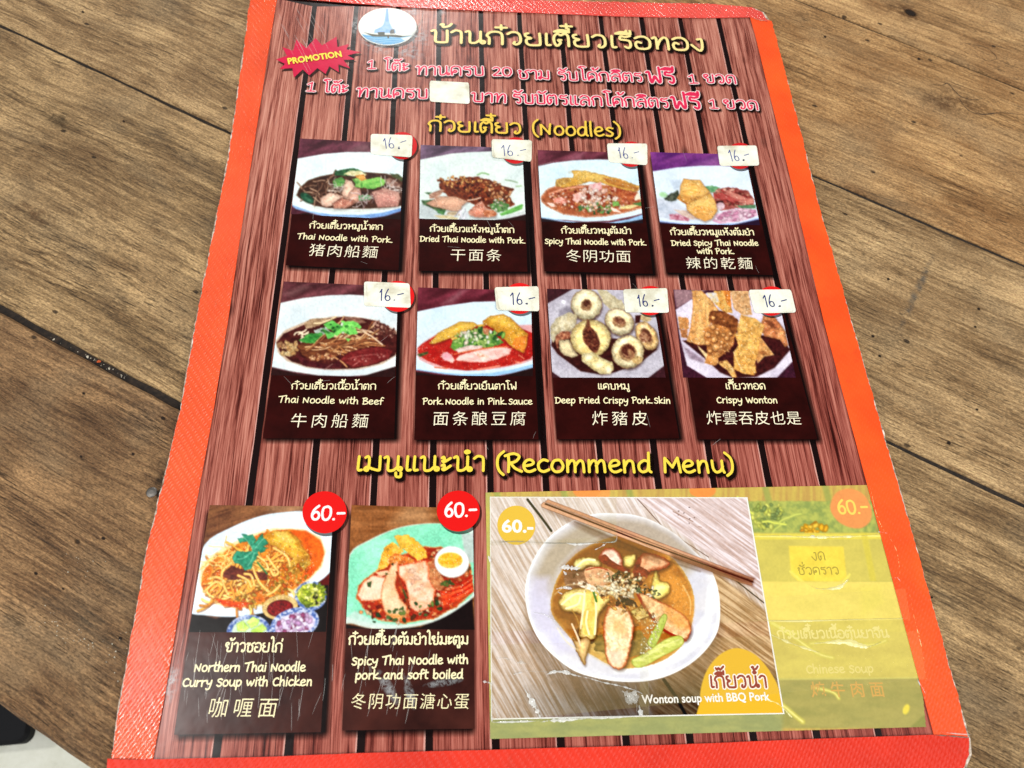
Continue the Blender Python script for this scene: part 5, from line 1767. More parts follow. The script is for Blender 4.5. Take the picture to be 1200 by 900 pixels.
# ---- card 10 (395,580 x5.294)
def pic10(p):
    p.view(395, 580, 5.294)
    idx = np.arange(len(p.cx))
    p.I[:] = p._col(idx, (120, 70, 34), (160, 102, 58), (260, 26), 4, con=2.2)
    p.poly('330 180 420 60 560 60 600 200', (206, 164, 120), alpha=.5, soft=80)
    p.poly('0 790 220 835 520 820 840 640 860 900 0 900', (24, 12, 12), soft=10)
    p.poly('40 780 70 600 78 370 200 280 360 210 500 182 640 178 760 200 900 240 900 560 840 640 700 740 560 800 400 828 220 830 100 800', (206, 220, 210), soft=8, smooth=True)
    p.poly('50 740 70 580 84 372 210 282 370 212 520 184 660 182 800 220 860 330 850 600 700 710 520 790 340 806 180 790 80 760', (128, 214, 176), (150, 226, 190), (200, 140), smooth=True)
    p.poly('160 320 300 260 330 290 260 420 200 440', (170, 236, 208), alpha=.6, soft=30)
    p.poly('770 240 850 240 850 420 800 420', (190, 190, 190), alpha=.8, soft=12)
    p.poly('60 760 110 720 260 790 420 806 300 812 140 800', (196, 216, 206), alpha=.8, soft=14)
    p.poly('118 640 130 560 240 470 330 400 540 316 720 330 830 430 850 600 740 700 600 770 420 800 260 780 160 700', (186, 60, 26), (150, 36, 18), (50, 34), wob=8, rim=(206, 150, 80), rw=14)
    p.scatter(150, (480, 660, 340, 110, -12), (8, 17), [(214, 96, 40), (176, 40, 22), (230, 150, 90), (120, 30, 18), (226, 186, 140), (90, 50, 26)], 3)
    p.scatter(40, (700, 470, 150, 130, 40), (7, 15), [(206, 120, 70), (226, 170, 120), (150, 60, 30), (80, 60, 30)], 4)
    p.poly('250 470 290 330 350 290 420 350 340 400 310 450', (226, 156, 40), (240, 190, 80), (30, 30), wob=8, seed=2)
    p.poly('355 255 440 250 500 290 550 350 560 390 500 410 440 360 380 320', (238, 196, 84), (222, 166, 50), (30, 26), wob=10, seed=3, rim=(206, 140, 40), rw=6)
    p.poly('310 400 360 360 480 400 480 420 340 440', (230, 150, 70), (206, 100, 40), (30, 16), wob=6)
    p.poly('640 600 740 580 840 540 850 600 740 660 660 700', (206, 50, 24), (226, 90, 40), (40, 14), ang=-.4)
    for i in range(6):
        p.line([(660 + i * 12, 570 + i * 16), (760 + i * 8, 555 + i * 10), (840, 500 + i * 16)], 7, (236, 100, 60) if i % 2 else (180, 30, 16))
    p.poly('540 440 600 400 640 480 680 560 640 600 590 570 570 520', (206, 140, 90), (180, 100, 60), (26, 26), wob=8)
    M1, M2, MR = (236, 200, 166), (222, 170, 130), (206, 84, 40)
    p.poly('120 620 160 540 220 495 300 510 330 560 300 640 240 660 150 660', M1, (240, 216, 190), (40, 30), rim=MR, rw=14, seed=3, wob=4)
    p.poly('240 480 300 470 340 460 320 490 270 510', (240, 200, 160), M2, (20, 14), wob=4)
    p.poly('340 430 375 410 380 470 360 560 390 640 435 690 430 760 380 782 330 770 290 720 270 640 280 560 310 480', (240, 206, 166), (232, 186, 140), (60, 60), rim=(214, 110, 60), rw=12, seed=5, wob=4)
    p.poly('300 730 360 740 430 740 400 782 340 774', (222, 130, 50), alpha=.7, soft=16)
    p.poly('380 440 440 425 550 405 570 450 570 520 610 590 600 660 560 710 500 730 450 700 440 620 420 540 380 500', (244, 214, 186), (226, 170, 130), (44, 40), rim=(214, 90, 46), rw=14, seed=7, wob=4)
    p.scatter(8, (490, 530, 40, 90, 0), (10, 22), [(230, 170, 140), (236, 190, 160)], 5, alpha=.7)
    p.line('370 480 400 560 430 640 440 690', 12, (150, 60, 30)); p.line('410 590 430 640', 12, (70, 80, 40))
    p.scatter(22, (440, 730, 250, 50, -10), (8, 15), [(40, 70, 36), (70, 100, 50), (110, 130, 60)], 6)
    p.poly('185 545 215 535 210 575 190 570', (60, 76, 40)); p.poly('330 430 350 420 350 440', (50, 40, 20)); p.poly('300 480 320 492 300 500', (70, 80, 40))
    p.scatter(8, (680, 550, 40, 14, 0), (10, 16), [(60, 84, 40), (90, 110, 50)], 8)
    p.ell(712, 424, 110, 88, 12, c=(170, 80, 40), alpha=.6, soft=24)
    p.ell(712, 416, 108, 98, 8, c=(244, 242, 236), c2=(226, 228, 226), ns=(60, 60), rim=(196, 200, 200), rw=10)
    p.ell(702, 406, 78, 50, 0, c=(238, 162, 34), c2=(246, 190, 70), ns=(30, 20), rim=(240, 200, 110), rw=12)
    p.grain(.05, 7, only=(480, 560, 400, 270))


# ---- logo (410,0 x12)
def pic_logo(p):
    p.view(410, 0, 12)
    p.fill((238, 240, 232))
    p.poly('150 480 260 500 380 520 520 500 700 520 900 500 900 700 150 700', (110, 176, 216), (90, 160, 210), (60, 10))
    for y in (530, 560, 590):
        p.line([(230 + (y - 530), y), (400, y + 12), (560, y), (760, y + 8)], 5, (190, 220, 236))
    p.poly('510 120 540 120 548 260 560 320 600 400 640 420 650 470 340 470 350 420 400 400 440 380 470 350 490 280', (130, 176, 232), (160, 196, 240), (40, 40), soft=16)
    p.line('525 110 523 300', 18, (130, 170, 224))
    p.poly('190 456 300 480 400 492 640 492 740 508 880 504 700 530 560 518 420 520 320 516', (62, 64, 56), (90, 90, 76), (30, 10))
    p.poly('390 455 490 452 490 496 400 494', (72, 78, 72))
    p.poly('560 450 580 415 625 415 632 475 570 480', (120, 120, 116), (70, 70, 66), (10, 10))
    p.ell(540, 522, 12, 20, 0, c=(70, 60, 50))
    p.poly('720 540 900 500 900 620 760 570', (222, 238, 240), soft=16)


# ---- wonton soup photo (570,570 x6)
def pic_wonton(p):
    p.view(570, 570, 6)
    idx = np.arange(len(p.cx))
    base = p._col(idx, (168, 140, 118), (206, 194, 190), (260, 11), 3, con=2.6, ang=1.05)
    alt = p._col(idx, (150, 112, 76), (206, 176, 140), (260, 12), 8, con=2.6, ang=.62)
    x, y = p.cx, p.cy
    # right of the joint line the boards run the other way
    f = np.clip(((x - 1060) * .62 - (y - 90) * .78) / 30 + .5, 0, 1)          # pinkish upper right board
    g = np.clip(((y - 520) * .8 - (x - 1500) * .62) / 30 + .5, 0, 1) * np.clip((x - 1150) / 60, 0, 1)
    pk = p._col(idx, (176, 148, 136), (214, 202, 204), (240, 12), 5, con=2.4, ang=.62)
    lightf = np.clip(1 - y / 1100, 0, 1)[:, None]
    base = base * (1 - .5 * lightf) + np.array((226, 224, 226)) / 255 * .5 * lightf
    pk = pk * (1 - .25 * lightf) + np.array((226, 220, 226)) / 255 * .25 * lightf
    g = np.clip(g, 0, 1)
    I = base * (1 - f[:, None]) + pk * f[:, None]
    I = I * (1 - g[:, None]) + alt * g[:, None]
    d = np.clip((y - 1250) / 250, 0, 1)[:, None] * np.clip(x / 900, 0, 1)[:, None]
    I = I * (1 - .45 * d)
    p.I[:] = I
    p.line('1060 90 1250 300 1560 500', 5, (110, 80, 60), smooth=False)
    p.line('1720 640 1960 830', 8, (60, 34, 30), smooth=False)
    p.line('288 95 370 200 455 315', 17, (24, 14, 14), smooth=False)
    p.line('1245 1360 1330 1480 1400 1610', 24, (34, 26, 22), smooth=False)
    for q in ('1310 180 1380 215 1450 250', '1490 285 1510 290'):
        p.line(q, 5, (140, 104, 84), alpha=.8)
    p.scatter(7, (1440, 220, 120, 60, 30), (2, 4), [(110, 76, 56), (80, 50, 40)], 3)
    # bowl
    sh = (110, 84, 66)
    p.ell(965, 985, 700 * .98, 610, 8, c=sh, alpha=.45, soft=70)
    BX, BY = 950, 848
    out = '272 760 290 620 350 480 450 350 600 245 760 196 900 192 1040 204 1180 250 1330 340 1450 450 1560 560 1620 700 1640 860 1625 1010 1550 1140 1430 1250 1280 1330 1120 1370 950 1374 780 1350 620 1300 480 1200 370 1080 300 930'
    p.poly(out, (198, 198, 212), (214, 214, 222), (200, 120), smooth=True, rim=(234, 238, 246), rw=30)
    p.poly('330 760 345 640 400 510 500 390 640 300 800 250 960 240 1100 262 1260 320 1400 420 1500 540 1570 700 1590 860 1560 1010 1470 1130 1330 1240 1160 1300 960 1322 800 1300 640 1230 500 1120 400 980 345 860', (196, 196, 212), (206, 204, 212), (160, 100), smooth=True, soft=30)
    p.poly('330 620 420 440 500 360 640 270 800 222 960 216 1120 240 1290 320 1420 420 1500 520 1400 620 1200 420 900 340 650 440 520 580 450 760 360 760', (172, 156, 134), alpha=.85, soft=80)
    p.poly('300 760 330 640 440 640 450 900 520 1080 640 1180 500 1160 380 1020 310 880', (196, 192, 216), alpha=.8, soft=60)
    p.poly('960 1220 1400 1120 1540 900 1560 700 1590 860 1540 1060 1380 1210 1160 1300 900 1310', (228, 232, 234), alpha=.9, soft=40)
    soup = '452 880 470 720 540 570 650 460 800 385 930 350 1080 370 1220 440 1340 540 1430 680 1462 820 1440 980 1390 1100 1300 1190 1180 1250 1040 1280 900 1270 760 1200 640 1120 540 1010'
    p.poly(soup, (202, 138, 60), (168, 104, 42), (90, 60), smooth=True, rim=(206, 166, 96), rw=24, wob=4)
    p.poly('540 570 650 460 800 385 930 350 1080 370 1220 440 1140 500 900 460 700 560 560 660', (132, 82, 40), alpha=.75, soft=60)
    p.poly('470 900 520 700 640 560 800 460 1000 420 1200 480 1100 700 900 900 700 1100 560 1020', (150, 100, 52), (120, 76, 40), (70, 50), alpha=.55, soft=80)
    p.poly('1250 520 1400 700 1440 860 1420 1000 1320 900 1250 700', (222, 150, 66), alpha=.7, soft=70)
    p.poly('640 1060 760 1020 900 1200 1100 1240 1000 1270 860 1250 720 1170', (206, 176, 104), alpha=.8, soft=50)
    p.scatter(60, (940, 820, 420, 380, 0), (6, 16), [(150, 100, 50), (226, 186, 110), (110, 70, 36), (206, 160, 90)], 5, alpha=.6)
    # dark mushrooms / broth depths
    p.poly('540 620 640 570 760 590 800 700 700 720 560 720', (124, 82, 60), (160, 118, 90), (40, 22), wob=14)
    p.poly('600 1000 760 980 800 1090 700 1110 640 1060', (140, 104, 66), (90, 60, 40), (30, 22), wob=14)
    p.poly('760 1040 1080 1020 1160 1110 1100 1190 900 1200 760 1150', (126, 104, 56), (160, 130, 70), (40, 30), wob=14)
    # wontons
    Wn, Wy, Wl = (214, 182, 112), (232, 208, 124), (246, 234, 190)
    def wonton(q, seed=0, c=Wn, c2=Wy):
        p.poly(q, c, c2, (60, 44), smooth=True, rim=(140, 92, 36), rw=14, seed=seed, wob=7, puff=.4, pr=40, amp=.12, asz=16)
    wonton('610 545 650 505 740 498 800 530 790 570 720 560 660 590 625 585', 1, (220, 206, 140))
    p.line('640 560 690 520 760 520', 14, Wl)
    wonton('510 800 560 740 660 715 760 720 860 740 870 800 820 860 780 930 770 1060 700 1080 640 1040 680 960 660 900 560 880 515 850', 2, Wn, Wy)
    p.poly('700 730 790 740 770 900 760 1040 690 1050 660 960 700 860', (234, 208, 110), (214, 178, 82), (40, 60), wob=6, soft=14)
    for l in ('530 830 620 760 680 760', '690 740 680 860 660 1000', '560 860 640 830 660 780', '760 760 770 880 760 1040', '720 1040 700 960 710 880'):
        p.line(l, 14, Wl, alpha=.85)
    p.line('600 870 640 940 660 1040', 8, (176, 130, 60))
    p.line('745 722 772 810', 16, (74, 130, 50))
    wonton('600 1060 640 1080 700 1060 730 1100 700 1200 690 1260 640 1180 620 1120', 4, (206, 166, 110), (222, 186, 130))
    p.line('600 970 640 1060 660 1120', 12, (232, 206, 170))
    wonton('960 500 1000 480 1050 480 1040 540 1010 570 960 560', 5, (226, 200, 110))
    wonton('1160 680 1180 600 1200 600 1215 660 1280 680 1290 740 1250 780 1200 800 1150 770', 6, (230, 204, 106), (242, 226, 150))
    wonton('1040 900 1100 830 1150 900 1060 930', 7, (206, 180, 120))
    wonton('1020 870 1180 830 1180 870 1120 900 1040 910', 8, (222, 190, 110))
    p.poly('1030 910 1180 850 1200 890 1060 940', (214, 180, 100), (230, 200, 130), (40, 14))
    # pork slices
    def pork(q, seed, c=(226, 182, 150), c2=(240, 208, 176), rim=(150, 44, 20), rw=22):
        p.poly([(a + 12, b + 14) for a, b in zip(*[iter([float(t) for t in q.split()])] * 2)], (70, 34, 18), smooth=True, soft=26, alpha=.6)
        p.poly(q, c, c2, (26, 26), smooth=True, rim=rim, rw=rw * 1.25, seed=seed, wob=7, amp=.14, asz=14, con=3.2)
    p.poly('690 590 760 570 860 585 920 640 860 680 760 720 710 680', (206, 150, 112), (226, 186, 140), (30, 30), smooth=True, wob=6)
    p.line('700 590 780 572 850 590', 8, (180, 60, 36))
    pork('790 500 830 440 900 440 950 500 960 560 1015 600 960 600 880 560 810 520', 2, (222, 190, 170), (236, 214, 196))
    p.poly('785 500 830 480 900 540 1010 590 990 612 900 580 810 540', (120, 34, 26), (160, 60, 40), (30, 14), wob=6)
    pork('1060 560 1080 490 1140 470 1240 500 1290 540 1250 580 1150 600 1050 640 1030 600', 3, (214, 150, 110), (226, 176, 136))
    p.poly('1030 590 1060 500 1090 490 1080 560 1150 610 1090 690 1040 650', (110, 30, 22), (160, 70, 50), (24, 20), wob=8)
    pork('845 870 880 840 960 840 1010 890 1035 990 1020 1100 985 1240 940 1286 880 1270 840 1210 825 1100 820 980', 4, (228, 188, 142), (246, 222, 184), (168, 62, 20), 17)
    p.poly('880 920 960 930 990 1030 930 1060 870 1020', (232, 176, 110), alpha=.55, soft=50)
    p.poly('850 1150 960 1160 950 1260 880 1260', (226, 198, 184), alpha=.6, soft=36)
    pork('1070 760 1120 760 1200 800 1300 850 1400 920 1435 1010 1400 1080 1330 1060 1240 1010 1170 940 1120 860', 5, (214, 164, 116), (236, 198, 148), (160, 54, 20), 12)
    p.poly('1240 830 1330 860 1420 940 1430 1010 1340 1000 1260 920', (226, 150, 70), alpha=.6, soft=40)
    p.line('1060 760 1120 870 1180 940 1260 1020 1400 1085', 16, (160, 50, 24))
    for l in ('480 760 560 700 640 690', '500 1000 560 1090 640 1150', '1180 1180 1300 1120 1400 1020', '1380 700 1430 800 1430 900'):
        p.line(l, 9, (240, 214, 160), alpha=.55, soft=10)
    p.poly('640 660 760 700 860 700 860 730 740 740 640 700', (240, 232, 214), (206, 180, 150), (24, 12), wob=10)
    p.poly('780 720 900 690 980 700 960 760 860 790 790 760', (236, 214, 170), (206, 160, 110), (24, 16), wob=12, seed=4)
    # garlic, herbs in the middle
    p.scatter(60, (1010, 680, 130, 60, 10), (8, 18), [(226, 180, 120), (206, 140, 80), (244, 214, 160), (120, 50, 30), (70, 30, 24), (236, 200, 150)], 8)
    p.scatter(34, (930, 740, 150, 60, 0), (9, 22), [(240, 226, 196), (226, 206, 160), (206, 186, 150)], 9)
    p.scatter(26, (900, 820, 110, 40, 30), (7, 14), [(226, 170, 90), (90, 40, 30), (190, 120, 60)], 10)
    p.scatter(26, (960, 640, 130, 46, 0), (5, 11), [(96, 100, 70), (140, 130, 90), (80, 60, 44), (226, 214, 180)], 11, asp=2)
    p.scatter(24, (1130, 740, 90, 40, 20), (5, 11), [(90, 104, 76), (130, 130, 96), (70, 50, 40), (226, 214, 190)], 12, asp=2)
    p.poly('930 770 1040 800 1060 850 960 840', (96, 62, 48), (60, 36, 30), (16, 16), wob=10)
    p.scatter(50, (820, 690, 220, 90, 10), (5, 14), [(232, 214, 176), (196, 150, 100), (110, 66, 40), (240, 226, 200)], 22, alpha=.8)
    p.scatter(40, (1080, 900, 160, 60, 20), (5, 12), [(206, 160, 90), (120, 70, 36), (232, 196, 130)], 23, alpha=.7)
    # green stalks
    p.poly('1130 1100 1190 980 1240 900 1270 920 1240 1010 1180 1130', (168, 182, 84), (196, 206, 110), (30, 60), smooth=True, rim=(130, 140, 50), rw=9)
    p.poly('1020 1220 1100 1180 1250 1080 1350 1050 1385 1080 1360 1130 1230 1200 1100 1270 1040 1270', (186, 194, 92), (214, 216, 130), (60, 20), smooth=True, rim=(150, 160, 60), rw=10)
    p.line('1080 1220 1230 1130 1350 1080', 12, (228, 228, 150), alpha=.7, soft=10)
    # bright bits of broth foam
    p.scatter(60, (1150, 1050, 50, 160, 20), (3, 8), [(236, 232, 206), (206, 196, 150)], 13)
    # chopsticks
    p.line('420 150 700 300 960 420 1200 520', 46, (96, 60, 40), alpha=.35, soft=26)
    def stick(q, c, c2):
        p.poly(q, c, c2, (300, 8), ang=.42, con=2, rim=(120, 76, 54), rw=5)
    stick('410 112 430 93 1880 650 1872 668', (206, 160, 130), (190, 138, 106))
    stick('384 128 400 112 1840 655 1872 690 1860 700 1780 680 386 148', (214, 168, 138), (196, 144, 110))
    p.line('414 126 1100 394 1870 674', 11, (84, 42, 30), smooth=False)
    p.poly('1300 470 1880 648 1866 700 1780 680 1300 520', (96, 48, 32), alpha=.6, soft=40)
    p.line('620 250 900 372 1200 500 1500 600', 12, (70, 40, 28), alpha=.35, soft=14)
    # yellow corner blob
    p.grain(.032, 6, only=(955, 815, 500, 455, 1.24))
    p.poly('1520 1700 1500 1500 1510 1400 1550 1290 1620 1200 1700 1150 1780 1140 1880 1180 1960 1260 2030 1370 2060 1460 2085 1620 2090 1700', (224, 176, 40), smooth=True, soft=6)


# ---- old card and yellowed tape seen under the wonton print (560,560 x1)
def pic_old(p):
    p.view(880, 560, 5.4545)
    idx = np.arange(len(p.cx))
    p.I[:] = p._col(idx, (196, 172, 88), (184, 150, 84), (16, 300), 3, con=3)
    for x in (-1640, -1210, -790, -370, 85, 470):      # ghosts of the plank gaps
        p.line([(x, 40), (x + 30, 160)], 40, (150, 158, 84), smooth=False, alpha=.8, soft=14)
    p.ell(-1010 + 20, 95, 90, 70, 0, c=(226, 150, 80), alpha=.9); p.ell(-1010 - 690, 95, 80, 60, 0, c=(226, 150, 80), alpha=0)
    p.ell(-1050, 80, 90, 55, 0, c=(226, 142, 72)); p.ell(-330 - 350 + 30, 80, 0.1, .1, 0, c=(226, 142, 72))
    p.ell(-330 + 20, 80, 85, 50, 0, c=(226, 142, 72))
    p.poly('-60 150 810 150 980 560 1130 1600 -60 1600', (152, 150, 82), (166, 160, 86), (160, 120))
    p.poly('-60 150 500 150 780 160 800 350 -60 355', (138, 152, 84), (176, 180, 92), (26, 26), wob=6)
    p.scatter(60, (100, 240, 110, 90, 0), (8, 18), [(196, 200, 92), (152, 166, 84), (126, 144, 84), (204, 206, 104)], 2)
    p.noodles(4, (200, 240, 220, 60, 0), 13, [(192, 196, 90), (178, 184, 92)], 3, 150, .5)
    p.scatter(40, (400, 330, 80, 34, 0), (9, 18), [(222, 166, 44), (206, 140, 40), (232, 190, 70)], 4)
    p.poly('505 200 520 130 560 85 640 70 720 110 765 190 765 270 710 320 630 318 550 275', (222, 146, 86), smooth=True, soft=7)
    # tape band 2
    p.poly('-60 352 830 352 960 660 -60 668', (196, 182, 92), (208, 192, 96), (200, 90), alpha=.92)
    p.poly('-60 360 860 356 870 392 -60 396', (214, 198, 84))
    p.line('20 375 420 378 840 372', 8, (240, 232, 140))
    p.poly('700 350 740 350 800 660 760 660', (206, 190, 76), alpha=.7, soft=12)
    p.poly('240 436 590 440 610 640 560 665 300 660 255 620', (230, 208, 84), (222, 198, 78), (60, 60), soft=10)
    p.line('250 600 380 700 460 715 560 690 630 620', 16, (226, 212, 100))
    p.line('390 690 500 700 600 690', 10, (240, 230, 150))
    # band 3 bright
    p.poly('-60 664 985 664 1005 760 1030 912 -60 930', (218, 200, 102), (228, 208, 108), (200, 80))
    p.poly('700 700 820 690 840 800 700 900', (218, 204, 96), alpha=.5, soft=40)
    # band 4
    p.poly('-60 912 1040 900 1110 1290 -60 1300', (194, 178, 92), (206, 190, 98), (200, 80))
    p.line('-60 925 500 912 1040 900', 6, (232, 220, 130))
    p.poly('930 690 985 690 1040 900 1105 1290 1060 1290', (212, 196, 88), alpha=.7, soft=14)
    # band 5
    p.poly('-60 1284 1110 1278 1120 1600 -60 1600', (152, 146, 84), (166, 156, 90), (160, 60))
    p.line('-60 1290 600 1284 1110 1278', 7, (206, 198, 110))
    for q, w in (('130 930 260 1010 420 1120 520 1150', 24), ('380 1060 560 1050 760 1070 860 1040', 22), ('0 1400 160 1430 280 1520 330 1560', 30), ('-100 1460 -20 1520 60 1580', 26), ('400 1340 520 1370 560 1410', 20), ('60 880 200 960 300 1000', 14)):
        p.line(q, w, (196, 186, 86), alpha=.9, soft=10)
        p.line(q, w * .35, (236, 226, 140), alpha=.9, soft=6)
    p.ell(990, 1480, 20, 34, 20, c=(220, 200, 80))
    # strip under and left of the print
    p.poly('-1760 1480 200 1480 200 1700 -1760 1700', (146, 150, 98), (162, 162, 102), (120, 40), soft=30)
    p.poly('-1760 60 -1660 60 -1650 1500 -1760 1500', (176, 170, 96), (190, 176, 90), (30, 120), soft=10)
    p.poly('1020 1590 1120 1500 1150 1700 1020 1700', (140, 138, 76))
    p.grain(.012, 10)

# ------------------------------------------------------------------ title block
CREAM = (250, 226, 150)
YEL = (238, 198, 78)
hand_text('บ้านก๋วยเตี๋ยวเรือทอง', (504, 49.5), (828, 60), 14.5, 3.3, CREAM, 9, menu, 'title_text', shadow=(2.2, 3.0, 2.4), seed=4)
PINK = (220, 44, 84)
PO = (250, 226, 222)
for s_, a, b, h, w in (
        ('1', (430, 81), (441, 81), 9.5, 1.7), ('โต๊ะ', (449, 82.5), (479, 83.5), 9.2, 2.0), ('ทานครบ', (487, 88), (568, 88.8), 10.5, 2.0), ('20', (577, 89), (601, 89.5), 9.5, 1.9),
        ('ชาม', (606, 92), (645, 93.5), 10, 2.0), ('รับโค้กลิตร', (653, 94), (754, 96), 10, 2.0), ('ฟรี', (758, 97.5), (793, 98), 13.5, 3.0), ('1', (807, 98), (819, 98), 9.5, 1.7), ('ขวด', (825, 97), (864, 98.5), 9.5, 1.9),
        ('1', (358, 107), (370, 107.5), 9.8, 1.7), ('โต๊ะ', (378, 108.5), (408, 109), 9.5, 2.0), ('ทานครบ', (417, 114), (502, 115.5), 10.8, 2.1), ('บาท', (552, 119), (594, 121), 10.6, 2.1),
        ('รับบัตรแลกโค้กลิตร', (600, 121), (785, 126.5), 10.8, 2.1), ('ฟรี', (787, 127.5), (823, 128), 14, 3.1), ('1', (831, 127), (842, 127.5), 9.5, 1.7), ('ขวด', (848, 127), (890, 129), 9.8, 1.9)):
    hand_text(s_, a, b, h, w * 1.12, PINK, 9, menu, 'promotion_text', outline=PO, ow=1.9, shadow=(1.4, 2.6, 2.0), seed=int(a[0]))
hand_text('ก๋วยเตี๋ยว', (501, 153.5), (612, 157), 12.3, 2.7, YEL, 9, menu, 'heading_text', shadow=(1.6, 2.6, 1.6), seed=3)
hand_text('(Noodles)', (623, 158), (729, 160.5), 13, 2.6, YEL, 9, menu, 'heading_text', shadow=(1.6, 2.6, 1.6), seed=5)
hand_text('เมนูแนะนำ', (415, 552), (569, 552), 17.5, 3.3, (240, 210, 74), 9, menu, 'heading_text', shadow=(2.2, 3.6, 1.8), seed=3)
hand_text('(Recommend Menu)', (580, 553), (862, 554), 17.5, 3.3, (240, 210, 74), 9, menu, 'heading_text', shadow=(2.2, 3.6, 1.8), seed=6)

# starburst
cr1 = lambda pts: [(300 + x / 3.75, y / 3.75) for x, y in pts]
BURST = cr1([(88, 262), (136, 246), (116, 208), (164, 224), (178, 174), (220, 212), (262, 168), (290, 200), (354, 162), (358, 208), (408, 194), (398, 218), (462, 230), (402, 244), (436, 262), (384, 264), (414, 302), (362, 284), (364, 318), (322, 292), (306, 326), (270, 300), (234, 332), (206, 306), (166, 342), (160, 300), (104, 304), (128, 282)])
flat_poly('burst_shadow', [(x + 2, y + 3) for x, y in BURST], (20, 6, 4), 4, menu, alpha=.7)
burst = flat_poly('promotion_burst', BURST, (206, 30, 70), 5, menu, mottled=.12)
u_ = pxm(370, 70)
font_text('PROMOTION', (338, 75.5), (401, 66.5), 9.6, (252, 228, 84), 8, burst, 'burst_text', off=.035, spaced=False)
font_text('PROMOTION', (337.4, 75.9), (401.6, 66.8), 9.8, (176, 10, 40), 7, burst, 'burst_text_outline', off=.09, spaced=False)

# logo: oval painting
p = Pic([(418, 8), (489, 10), (489, 54), (418, 54)], 6, 0.5)
pic_logo(p)
lg = p.build('logo', menu)
# keep only the oval
me = lg.data
import bmesh
bm = bmesh.new(); bm.from_mesh(me)
X_, Y_ = project(np.array([v.co.x + MO[0] for v in bm.verts]), np.array([v.co.y + MO[1] for v in bm.verts]))
dead = [v for v, x, y in zip(bm.verts, X_, Y_) if ((x - 454) / 33.5) ** 2 + ((y - 31.5) / 21.3) ** 2 > 1]
bmesh.ops.delete(bm, geom=dead, context='VERTS')
bm.to_mesh(me); bm.free()
flat_poly('logo_shadow', circle_px(456, 35, 34.5, 21.5), (18, 10, 8), 4, menu, alpha=.65)
flat_poly('logo_rim', circle_px(454, 31.5, 34.3, 21.9), (236, 238, 228), 5, menu)

# ------------------------------------------------------------------ food cards
M_CARD = NT('dark_card'); M_CARD_ = M_CARD
tc = M_CARD.n('ShaderNodeTexCoord').outputs['Object']
nz = M_CARD.noise(tc, 90, 5, 0.6)
M_CARD.l(M_CARD.ramp(nz, [(0.3, rgba((28, 2, 1))), (0.7, rgba((50, 7, 5)))]), M_CARD.b.inputs['Base Color'])
film(M_CARD)
M_CARD = M_CARD.m
M_CARD2 = NT('brown_card')
tc = M_CARD2.n('ShaderNodeTexCoord').outputs['Object']
nz = M_CARD2.noise(tc, 60, 5, 0.6)
M_CARD2.l(M_CARD2.ramp(nz, [(0.3, rgba((42, 16, 13))), (0.7, rgba((72, 33, 26)))]), M_CARD2.b.inputs['Base Color'])
film(M_CARD2)
M_CARD2 = M_CARD2.m


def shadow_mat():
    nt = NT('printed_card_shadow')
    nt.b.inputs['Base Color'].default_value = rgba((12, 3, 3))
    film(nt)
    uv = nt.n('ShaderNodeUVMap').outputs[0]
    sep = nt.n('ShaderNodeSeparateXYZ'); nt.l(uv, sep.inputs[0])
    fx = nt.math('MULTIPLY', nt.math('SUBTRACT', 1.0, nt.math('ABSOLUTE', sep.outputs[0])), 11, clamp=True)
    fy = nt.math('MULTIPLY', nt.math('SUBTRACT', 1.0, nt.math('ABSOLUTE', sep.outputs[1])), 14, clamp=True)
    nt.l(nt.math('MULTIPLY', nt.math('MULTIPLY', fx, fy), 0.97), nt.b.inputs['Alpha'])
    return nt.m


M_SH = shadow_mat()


def grow_quad(q, l, t, r, b):
    return [(q[0][0] - l, q[0][1] - t), (q[1][0] + r, q[1][1] - t), (q[2][0] + r, q[2][1] + b), (q[3][0] - l, q[3][1] + b)]


